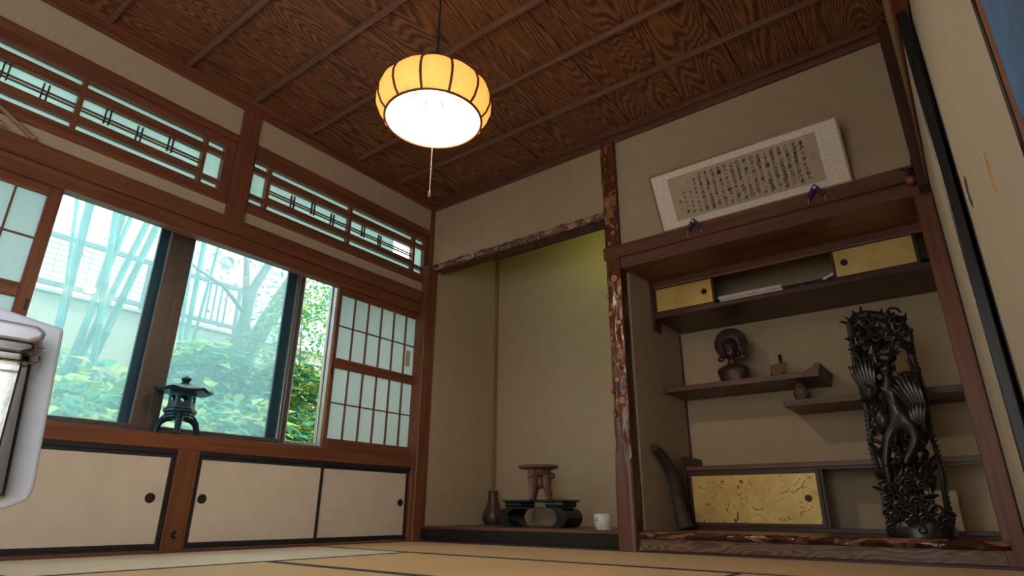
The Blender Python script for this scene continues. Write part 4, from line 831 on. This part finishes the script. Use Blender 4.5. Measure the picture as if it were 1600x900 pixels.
# ================================================================== LAMP
LX, LY, LZ = 1.822, -1.835, 1.962
r = thing('pendant_lamp', 'lit round paper pendant lamp with dark ribs over the room', 'lamp', (LX, LY, LZ))
prof = [(0.225, 0.0), (0.250, 0.030), (0.267, 0.075), (0.268, 0.115), (0.255, 0.155), (0.225, 0.190), (0.175, 0.215), (0.10, 0.226), (0.04, 0.228)]
NG = 12; a0 = math.atan2(-3.5126 - LY, 3.5708 - LX) + PI / NG
for g in range(NG):
    m = MB(); vs = []; kk = 6
    for (rr, z) in prof:
        for k in range(kk + 1):
            t = k / kk; an = a0 + 2 * PI * (g + t) / NG; q = rr * (1 + 0.028 * math.sin(PI * t) - (0.03 * (0.5 - abs(t - 0.5)) * 0)); vs.append((LX + q * math.cos(an), LY + q * math.sin(an), LZ + z))
    m.add(vs, [(i * (kk + 1) + k, i * (kk + 1) + k + 1, (i + 1) * (kk + 1) + k + 1, (i + 1) * (kk + 1) + k) for i in range(len(prof) - 1) for k in range(kk)], True)
    m.build('paper_gore', 'lamp_paper', r)
    m.v = [(LX + (a - LX) * 0.985, LY + (b - LY) * 0.985, LZ + (c - LZ) * 0.985) for a, b, c in m.v]; m.build('liner_gore', 'lamp_liner', r)
    an = a0 + 2 * PI * g / NG; m = MB(); m.tube([(LX + (rr + 0.002) * math.cos(an), LY + (rr + 0.002) * math.sin(an), LZ + z) for rr, z in prof], 0.0060, 8); m.build('rib', 'lamp_rib', r)
m = MB(); m.tube([(LX + 0.228 * math.cos(2 * PI * k / 48), LY + 0.228 * math.sin(2 * PI * k / 48), LZ) for k in range(49)], 0.0062, 8); m.build('rim', 'lamp_rib', r)
m = MB(); m.tube([(LX, LY, 2.90), (LX, LY, LZ + 0.22)], 0.005, 8); m.build('hanging_cord', 'cord_black', r)
m = MB(); m.lathe([(0.055, 0.0), (0.06, 0.012), (0.04, 0.02), (0.024, 0.026), (0.024, 0.07)], (LX, LY, LZ + 0.15), 20); m.build('socket', 'socket_white', r)
m = MB(); m.blob((LX, LY, LZ + 0.115), (0.030, 0.030, 0.038), 14, 10); m.build('bulb', 'bulb_glow', r)
m = MB(); m.tube([(LX - 0.008, LY + 0.012, LZ + 0.16), (LX - 0.008, LY + 0.012, LZ - 0.375)], 0.0016, 6); pc = m.build('pull_cord', 'cord_white', r)
m = MB(); m.tube([(LX - 0.008, LY + 0.012, LZ - 0.372), (LX - 0.008, LY + 0.012, LZ - 0.388), (LX - 0.008, LY + 0.012, LZ - 0.405)], [0.003, 0.0075, 0.006], 10); m.build('pull_knob', 'light_stick', pc)
pd = bpy.data.lights.new('lamp_light', 'POINT'); pd.energy = 19.0; pd.color = (1.0, 0.80, 0.55); pd.shadow_soft_size = 0.045
po = bpy.data.objects.new('lamp_light', pd); COL.objects.link(po); po.parent = r; po.location = (0, 0, 0.055)

# ================================================================== LANTERN ON THE SILL
HX, HY, HZ = -0.115, -1.862, 0.612
r = thing('bronze_lantern', 'small dark green bronze garden lantern on the window sill', 'lantern', (HX, HY, HZ))
def hexring(rad, z, ph=0.25, n=6): return [(HX + rad * math.cos(ph + 2 * PI * k / n), HY + rad * math.sin(ph + 2 * PI * k / n), HZ + z) for k in range(n)]
def hexloft(prof, ph=0.25, n=6):
    m = MB(); vs = []
    for rad, z in prof: vs += hexring(rad, z, ph, n)
    k = len(prof); m.add(vs, [(i * n + j, i * n + (j + 1) % n, (i + 1) * n + (j + 1) % n, (i + 1) * n + j) for i in range(k - 1) for j in range(n)] + [tuple(range(n))[::-1], tuple((k - 1) * n + j for j in range(n))]); return m
hexloft([(0.074, 0.112), (0.082, 0.118), (0.082, 0.128), (0.092, 0.138), (0.092, 0.150), (0.080, 0.156), (0.078, 0.164)]).build('platform', 'bronze_green', r, 0.002)
# fire box: six posts and panels with round openings
for k in range(6):
    a, b = Vector(hexring(0.073, 0.164)[k]), Vector(hexring(0.073, 0.164)[(k + 1) % 6]); hh = 0.088
    m = MB(); nn = 16; ux = (b - a); uz = Vector((0, 0, hh)); inn = ux.cross(uz).normalized(); c = a + ux * 0.5 + uz * 0.52
    if (c + inn - Vector((HX, HY, c.z))).length > (c - Vector((HX, HY, c.z))).length: inn = -inn
    L2 = ux.length / 2; ud = ux.normalized(); vs = []; rad = 0.0195
    for layer in (0, 0.006):
        for q_ in range(nn):
            t = 2 * PI * q_ / nn; ct, st_ = math.cos(t), math.sin(t)
            vs.append(c + ud * rad * ct + Vector((0, 0, rad * st_)) + inn * layer)
        for q_ in range(nn):
            t = 2 * PI * q_ / nn; ct, st_ = math.cos(t), math.sin(t); sc_ = 1 / max(abs(ct), abs(st_))
            vs.append(a + ux * 0.5 + uz * 0.5 + ud * L2 * ct * sc_ + Vector((0, 0, hh / 2 * st_ * sc_)) + inn * layer)
    fs = []
    for q_ in range(nn):
        q2 = (q_ + 1) % nn; fs += [(q_, q2, nn + q2, nn + q_), (2 * nn + q_, 3 * nn + q_, 3 * nn + q2, 2 * nn + q2), (q_, 2 * nn + q_, 2 * nn + q2, q2)]
    m.add(vs, fs); m.build('fire_box_panel', 'bronze_green', r)
m = MB(); K = 18; ringsR = [(0.062, 0.252), (0.155, 0.246), (0.168, 0.258), (0.150, 0.268), (0.105, 0.282), (0.062, 0.298), (0.026, 0.306)]
vs = []
for rad, z in ringsR:
    for k in range(K):
        an = 0.25 + 2 * PI * k / K; f = 1.0 if k % 3 == 0 else 0.90; lift = 0.010 if (k % 3 == 0 and rad > 0.14) else 0
        vs.append((HX + rad * f * math.cos(an), HY + rad * f * math.sin(an), HZ + z + lift))
k = len(ringsR); m.add(vs, [(i * K + j, i * K + (j + 1) % K, (i + 1) * K + (j + 1) % K, (i + 1) * K + j) for i in range(k - 1) for j in range(K)] + [tuple(range(K))[::-1], tuple((k - 1) * K + j for j in range(K))], True)
m.build('roof', 'bronze_green', r, angle=25)
m = MB(); m.lathe([(0.020, 0.300), (0.026, 0.308), (0.018, 0.316), (0.028, 0.328), (0.026, 0.338), (0.012, 0.348), (0.002, 0.356)], (HX, HY, HZ), 18); m.build('finial', 'bronze_green', r)
for an in (3.79, -0.40, 1.69):
    c_, s_ = math.cos(an), math.sin(an)
    m = MB(); m.tube([(HX + q_ * c_, HY + q_ * s_, HZ + z) for q_, z in ((0.045, 0.112), (0.080, 0.104), (0.108, 0.080), (0.122, 0.042), (0.132, 0.001))], [0.026, 0.024, 0.019, 0.017, 0.016], 8); m.build('leg', 'bronze_green', r)
hexloft([(0.066, 0.094), (0.078, 0.104), (0.074, 0.114)]).build('skirt', 'bronze_green', r, 0.002)

# ================================================================== HEATER AND HANGER
r = thing('heater', 'white and chrome electric heater standing at the left edge', 'heater', (2.0735, -3.265, 0.0))
hq = Matrix.Rotation(math.radians(77), 4, 'Z')
def HP(m, name, mat, parent=None, bevel=0.0, seg=1):
    m.v = [tuple(hq @ Vector(p)) for p in m.v]; return m.build(name, mat, parent or r, bevel, seg, local=True)
HEAT = r
# local frame: front -y, width along x; right end at x=+0.12
RX = 0.150
m = MB(); m.prism([(-0.30, 0.222), (RX - 0.015, 0.218), (RX + 0.018, 0.235), (RX + 0.022, 0.26), (RX + 0.012, 0.40), (RX, 0.583), (-0.05, 0.625), (-0.30, 0.65)], 'y', 0.06, 0.075); HP(m, 'back_shell', 'white_enamel', None, 0.006, 2)
m = MB(); m.prism([(-0.30, 0.238), (RX - 0.02, 0.236), (RX - 0.038, 0.505), (-0.30, 0.52)], 'y', 0.035, 0.06); HP(m, 'reflector', 'chrome', None, 0.004)
m = MB(); m.prism([(-0.30, 0.532), (RX - 0.05, 0.524), (RX - 0.032, 0.532), (RX - 0.028, 0.548), (RX - 0.045, 0.558), (-0.30, 0.578)], 'y', -0.04, 0.06); HP(m, 'hood', 'hood_grey', None, 0.010, 4)
m = MB(); m.prism([(-0.30, 0.505), (RX - 0.06, 0.500), (RX - 0.042, 0.508), (RX - 0.038, 0.522), (RX - 0.05, 0.526), (-0.30, 0.534)], 'y', -0.036, 0.058); HP(m, 'hood_lip', 'dark_chrome', None, 0.006, 3)
m = MB(); m.prism([(RX - 0.05, 0.24), (RX - 0.022, 0.24), (RX - 0.040, 0.497), (RX - 0.056, 0.497)], 'y', 0.0, 0.05); HP(m, 'end_cheek', 'dark_chrome', None, 0.004)
m = MB(); m.tube([(-0.30, -0.03, 0.492), (RX - 0.06, -0.03, 0.486), (RX - 0.035, -0.01, 0.488), (RX - 0.026, 0.03, 0.500), (RX - 0.028, 0.05, 0.515)], 0.0028, 6); HP(m, 'guard_wire', 'chrome')
m = MB(); m.tube([(-0.30, -0.03, 0.520), (RX - 0.06, -0.034, 0.512), (RX - 0.030, -0.02, 0.516), (RX - 0.022, 0.03, 0.530)], 0.0022, 6); HP(m, 'guard_wire', 'chrome')
m = MB(); m.tube([(-0.12, 0.06, 0.0), (-0.12, 0.06, 0.25)], 0.018, 12); HP(m, 'pole', 'chrome')
m = MB(); m.lathe([(0.13, 0.0), (0.13, 0.012), (0.03, 0.03), (0.02, 0.05)], (-0.12, 0.06, 0.0), 28); HP(m, 'foot', 'white_enamel')

r = thing('coat_hanger', 'pale wooden coat hanger leaning on the lintel at upper left', 'hanger', (0.05, -3.3, 1.99))
m = MB(); m.tube([(0.034, -2.905, 1.998), (0.030, -2.93, 2.004), (0.034, -3.09, 2.10), (0.030, -3.30, 2.215), (0.034, -3.36, 2.22), (0.034, -3.42, 2.20), (0.034, -3.60, 2.10)], [0.010, 0.011, 0.011, 0.013, 0.013, 0.013, 0.011], 10); m.build('shoulder_bar', 'light_stick', r)
m = MB(); m.tube([(0.034, -3.03, 2.0), (0.034, -3.07, 2.015), (0.034, -3.30, 2.13)], [0.008, 0.010, 0.010], 10); m.build('lower_bar', 'light_stick', r)
m = MB(); m.tube([(0.034, -3.36, 2.225), (0.03, -3.36, 2.28), (0.03, -3.345, 2.30), (0.03, -3.33, 2.29)], 0.003, 6); m.build('hook', 'iron', r)

# ================================================================== GARDEN
GZ = -0.5
m = MB(); m.box(-14, -0.4, -14, 16, GZ - 0.1, GZ); tag(m.build('garden_ground', 'soil'), 'garden soil', None, None, 'structure')
m = MB(); m.box(-4.3, -4.1, -6, 6, GZ, 2.40); m.box(-4.33, -4.05, -6, 6, 2.40, 2.44); tag(m.build('terrace_wall', 'garden_wall', None, 0.005), 'beige terrace wall below the mesh railing beyond the garden', 'wall')
r = thing('terrace_railing', 'grey metal mesh railing on the beige terrace wall', 'railing', (-4.15, -1.5, 2.44))
m = MB(); m.box(-4.17, -4.12, -5, 0.45, 3.05, 3.10); m.build('top_rail', 'rail_metal', r)
m = MB(); m.box(-4.17, -4.12, -5, 0.45, 2.50, 2.55); m.build('bottom_rail', 'rail_metal', r)
for y in (-4.0, -3.0, -1.95, -0.75, 0.43): m = MB(); m.box(-4.165, -4.125, y - 0.02, y + 0.02, 2.44, 3.06); m.build('post', 'rail_metal', r)
for y in (0.02, 0.10, 0.18, 0.26): m = MB(); m.box(-4.15, -4.135, y - 0.012, y + 0.012, 2.55, 3.05); m.build('baluster', 'rail_metal', r)
for k in range(7): m = MB(); m.box(-4.148, -4.142, -5, -0.1, 2.60 + 0.065 * k - 0.003, 2.60 + 0.065 * k + 0.003); m.build('mesh_wire', 'rail_metal', r)
for k in range(30): m = MB(); y = -4.9 + 0.16 * k; m.box(-4.148, -4.142, y - 0.002, y + 0.002, 2.55, 3.05); m.build('mesh_wire', 'rail_metal', r)
r = thing('neighbour_house', 'pale neighbouring house wall beyond the terrace with round vent', 'house', (-6.5, 0, GZ))
bx(r, 'wall', 'house_wall', -6.8, -6.3, -12, 12, GZ, 5.2); bx(r, 'eave', 'garden_wall', -6.8, -5.7, -12, 12, 5.2, 5.4)
m = MB(); m.lathe([(0.11, 0), (0.11, 0.06), (0.08, 0.10), (0.08, 0.05)], (0, 0, 0), 20); m.v = [(-6.3 + c, 1.20 + a, 4.28 + b) for a, b, c in m.v]; m.build('vent', 'alu_silver', r)
for y in (-3.2, 4.2):
    f = bx(r, 'window', 'rail_metal', -6.32, -6.27, y - 0.8, y + 0.8, 3.0, 4.3); bx(f, 'pane', 'house_wall', -6.275, -6.262, y - 0.74, y + 0.74, 3.06, 4.24)
# bamboo
bam = [(-1.68, -2.36, 0.022), (-1.91, -2.03, 0.050), (-1.9, -1.58, 0.040), (-1.48, -1.96, 0.040), (-2.1, -1.09, 0.040), (-1.99, -1.03, 0.045), (-2.06, -1.35, 0.028), (-0.89, -0.96, 0.035), (-1.0, -0.64, 0.022), (-0.85, -1.16, 0.025)]
lab = ['thinnest leftmost bamboo culm', 'thick upright bamboo culm second from the paper screen', 'bamboo culm crossing the middle of the left window pane', 'bamboo culm leaning left behind the crossing culms', 'long slanting bamboo culm, lower of the crossing pair', 'long slanting bamboo culm, upper of the crossing pair', 'slim slanting bamboo culm behind the thick ones', 'bamboo culm just right of the dark window stile', 'slim bamboo culm beside the tree trunk', 'thin bamboo culm behind the bronze lantern']
for i, (g, t, rr) in enumerate(bam):
    xo = -2.4 - 0.12 * (i % 3)
    rr *= 0.72; k_ = (3.57 - xo) / (3.57 + 2.4); gy = -3.5126 + (g + 3.5126) * k_; tyy = -3.5126 + (t + 3.5126) * k_
    r = thing('bamboo_culm', lab[i], 'bamboo', (xo, gy, GZ), 'bamboo culms in the garden')
    m = MB(); nn = 15
    for k in range(nn):
        a = Vector((xo, gy + (tyy - gy) * k / nn, GZ + 5.6 * k / nn)); b = Vector((xo, gy + (tyy - gy) * (k + 1) / nn, GZ + 5.6 * (k + 1) / nn))
        m.tube([a, a.lerp(b, 0.03), a.lerp(b, 0.97), b], [rr * 1.10, rr, rr, rr * 1.10], 10)
    m.build('culm', 'bamboo', r)
    m = MB(); rg = random.Random(i)
    for k in range(90):
        z = rg.uniform(3.3, 5.2); y = gy + (tyy - gy) * (z - GZ) / 5.6
        m.leaf((xo + rg.uniform(-0.4, 0.4), y + rg.uniform(-0.5, 0.5), z), (rg.uniform(-1, 1), rg.uniform(-1, 1), -0.4), (0, 0, 1), 0.14, 0.014)
    tag(m.build('foliage', 'leaf_lime', r), kind='stuff')
# tree
def branch(m, pts, r0, r1, n=9): m.tube(pts, [r0 + (r1 - r0) * k / (len(pts) - 1) for k in range(len(pts))], n)
r = thing('maple_tree', 'forked grey tree trunk with sparse reddish leaves beyond the middle pane', 'tree', (-2.6, -0.33, GZ))
m = MB(); branch(m, [(-2.6, -0.36, GZ), (-2.6, -0.32, 0.5), (-2.6, -0.31, 1.46), (-2.6, -0.28, 1.88), (-2.6, -0.26, 2.1)], 0.13, 0.085); m.build('trunk', 'tree_bark', r)
for pts, a, b in (([(-2.6, -0.26, 2.08), (-2.62, -0.27, 2.4), (-2.64, -0.33, 2.88), (-2.7, -0.42, 3.5)], 0.05, 0.02), ([(-2.6, -0.26, 2.08), (-2.6, -0.24, 2.5), (-2.6, -0.08, 2.9), (-2.6, 0.1, 3.5)], 0.07, 0.03), ([(-2.6, -0.30, 1.7), (-2.55, -0.09, 1.95), (-2.5, 0.2, 2.63), (-2.5, 0.36, 3.1), (-2.5, 0.6, 3.8)], 0.06, 0.03), ([(-2.6, -0.27, 2.25), (-2.5, -0.6, 2.45), (-2.5, -0.9, 2.55), (-2.5, -1.3, 2.75)], 0.025, 0.008)):
    m = MB(); branch(m, pts, a, b); m.build('branch', 'tree_bark', r)
m = MB(); rg = random.Random(5)
for k in range(420):
    m.leaf((-2.6 + rg.gauss(0, 0.5), -0.4 + rg.gauss(0, 0.8), rg.uniform(2.3, 4.0)), (rg.uniform(-1, 1), rg.uniform(-1, 1), rg.uniform(-0.6, 0.3)), (rg.uniform(-.5, .5), 0, 1), 0.06, 0.022)
tag(m.build('foliage', 'leaf_red', r), kind='stuff')
r = thing('leaning_tree', 'second grey trunk leaning right behind the forked tree', 'tree', (-3.0, -0.05, GZ))
m = MB(); branch(m, [(-3.0, -0.35, GZ), (-3.0, -0.15, 1.0), (-3.0, 0.05, 1.9), (-3.0, 0.40, 2.75), (-3.0, 0.75, 3.5), (-3.0, 1.2, 4.4)], 0.13, 0.07); m.build('trunk', 'tree_bark', r)
m = MB()
for k in range(900):
    m.leaf((-3.0 + rg.gauss(0, 0.5), 0.9 + rg.gauss(0, 0.55), rg.uniform(2.2, 4.6)), (rg.uniform(-1, 1), rg.uniform(-1, 1), rg.uniform(-0.6, 0.3)), (rg.uniform(-.5, .5), 0, 1), 0.09, 0.03)
tag(m.build('foliage', 'leaf_green', r), kind='stuff')
# shrubs
def shrub(name, label, c, R, n, L, W, mats, group, h=1.0, seed=0):
    r = thing(name, label, 'shrub', (c[0], c[1], GZ), group); rg = random.Random(seed); H = c[2] - GZ
    m = MB()
    for k in range(7):
        t = rg.uniform(0, 2 * PI); q_ = rg.uniform(0.2, 0.8) * R
        m.tube([(c[0], c[1], GZ), (c[0] + q_ * 0.5 * math.cos(t), c[1] + q_ * 0.5 * math.sin(t), GZ + H * 0.6), (c[0] + q_ * math.cos(t), c[1] + q_ * math.sin(t), c[2] + R * h * 0.5)], [0.014, 0.011, 0.005], 6)
    m.build('stem', 'tree_bark', r)
    for mi, mt in enumerate(mats):
        m = MB()
        for k in range(n // len(mats)):
            th = rg.uniform(0, 2 * PI); ph = math.acos(rg.uniform(-0.7, 1)); q_ = R * rg.uniform(0.55, 1.05)
            d = Vector((math.sin(ph) * math.cos(th), math.sin(ph) * math.sin(th), math.cos(ph)))
            m.leaf((c[0] + d.x * q_, c[1] + d.y * q_, c[2] + d.z * q_ * h), (d.x + rg.uniform(-.6, .6), d.y + rg.uniform(-.6, .6), rg.uniform(-0.7, 0.25)), (rg.uniform(-.3, .3), rg.uniform(-.3, .3), 1), L * rg.uniform(0.6, 1.2), W * rg.uniform(0.7, 1.2))
        tag(m.build('foliage', mt, r), kind='stuff')
sh = [(-1.5, -2.25, 0.55, 0.45, 'broad leaved shrub below the bamboo at the left of the window'), (-1.9, -1.75, 0.70, 0.50, 'broad leaved shrub at the foot of the bamboo'), (-1.3, -1.65, 0.45, 0.40, 'low shrub close to the glass beside the lantern'), (-2.2, -1.05, 0.80, 0.50, 'broad leaved shrub behind the dark window stile'), (-1.5, -1.15, 0.55, 0.45, 'low shrub in front of the tree trunk'), (-2.0, -0.35, 0.75, 0.50, 'broad leaved shrub hiding the tree foot'), (-1.6, -0.55, 0.60, 0.42, 'low shrub under the middle pane'), (-2.9, -0.7, 1.25, 0.45, 'taller shrub against the terrace wall'), (-3.2, -1.9, 1.1, 0.5, 'shrub against the terrace wall behind the bamboo'), (-3.3, 0.7, 1.3, 0.6, 'shrub behind the leaning tree'), (-1.7, 0.05, 0.65, 0.42, 'low shrub below the narrow right pane'), (-2.25, -0.75, 1.35, 0.32, 'tall broad leaved plant left of the forked trunk'), (-2.0, 0.0, 1.25, 0.34, 'tall broad leaved plant in front of the leaning trunk')]
for i, (x, y, z, R, lb) in enumerate(sh):
    z += 0.14
    shrub('garden_shrub', lb, (x, y, z), R, 420, 0.17, 0.055, ('leaf_blue', 'leaf_green', 'leaf_lime') if i % 2 else ('leaf_blue', 'leaf_lime'), 'broad leaved garden shrubs', 0.9, i)
shrub('evergreen_bush', 'tall small leaved evergreen bush beyond the narrow right pane', (-2.0, 0.28, 1.75), 0.75, 4800, 0.055, 0.018, ('leaf_green', 'leaf_lime', 'leaf_blue'), None, 1.25, 77)
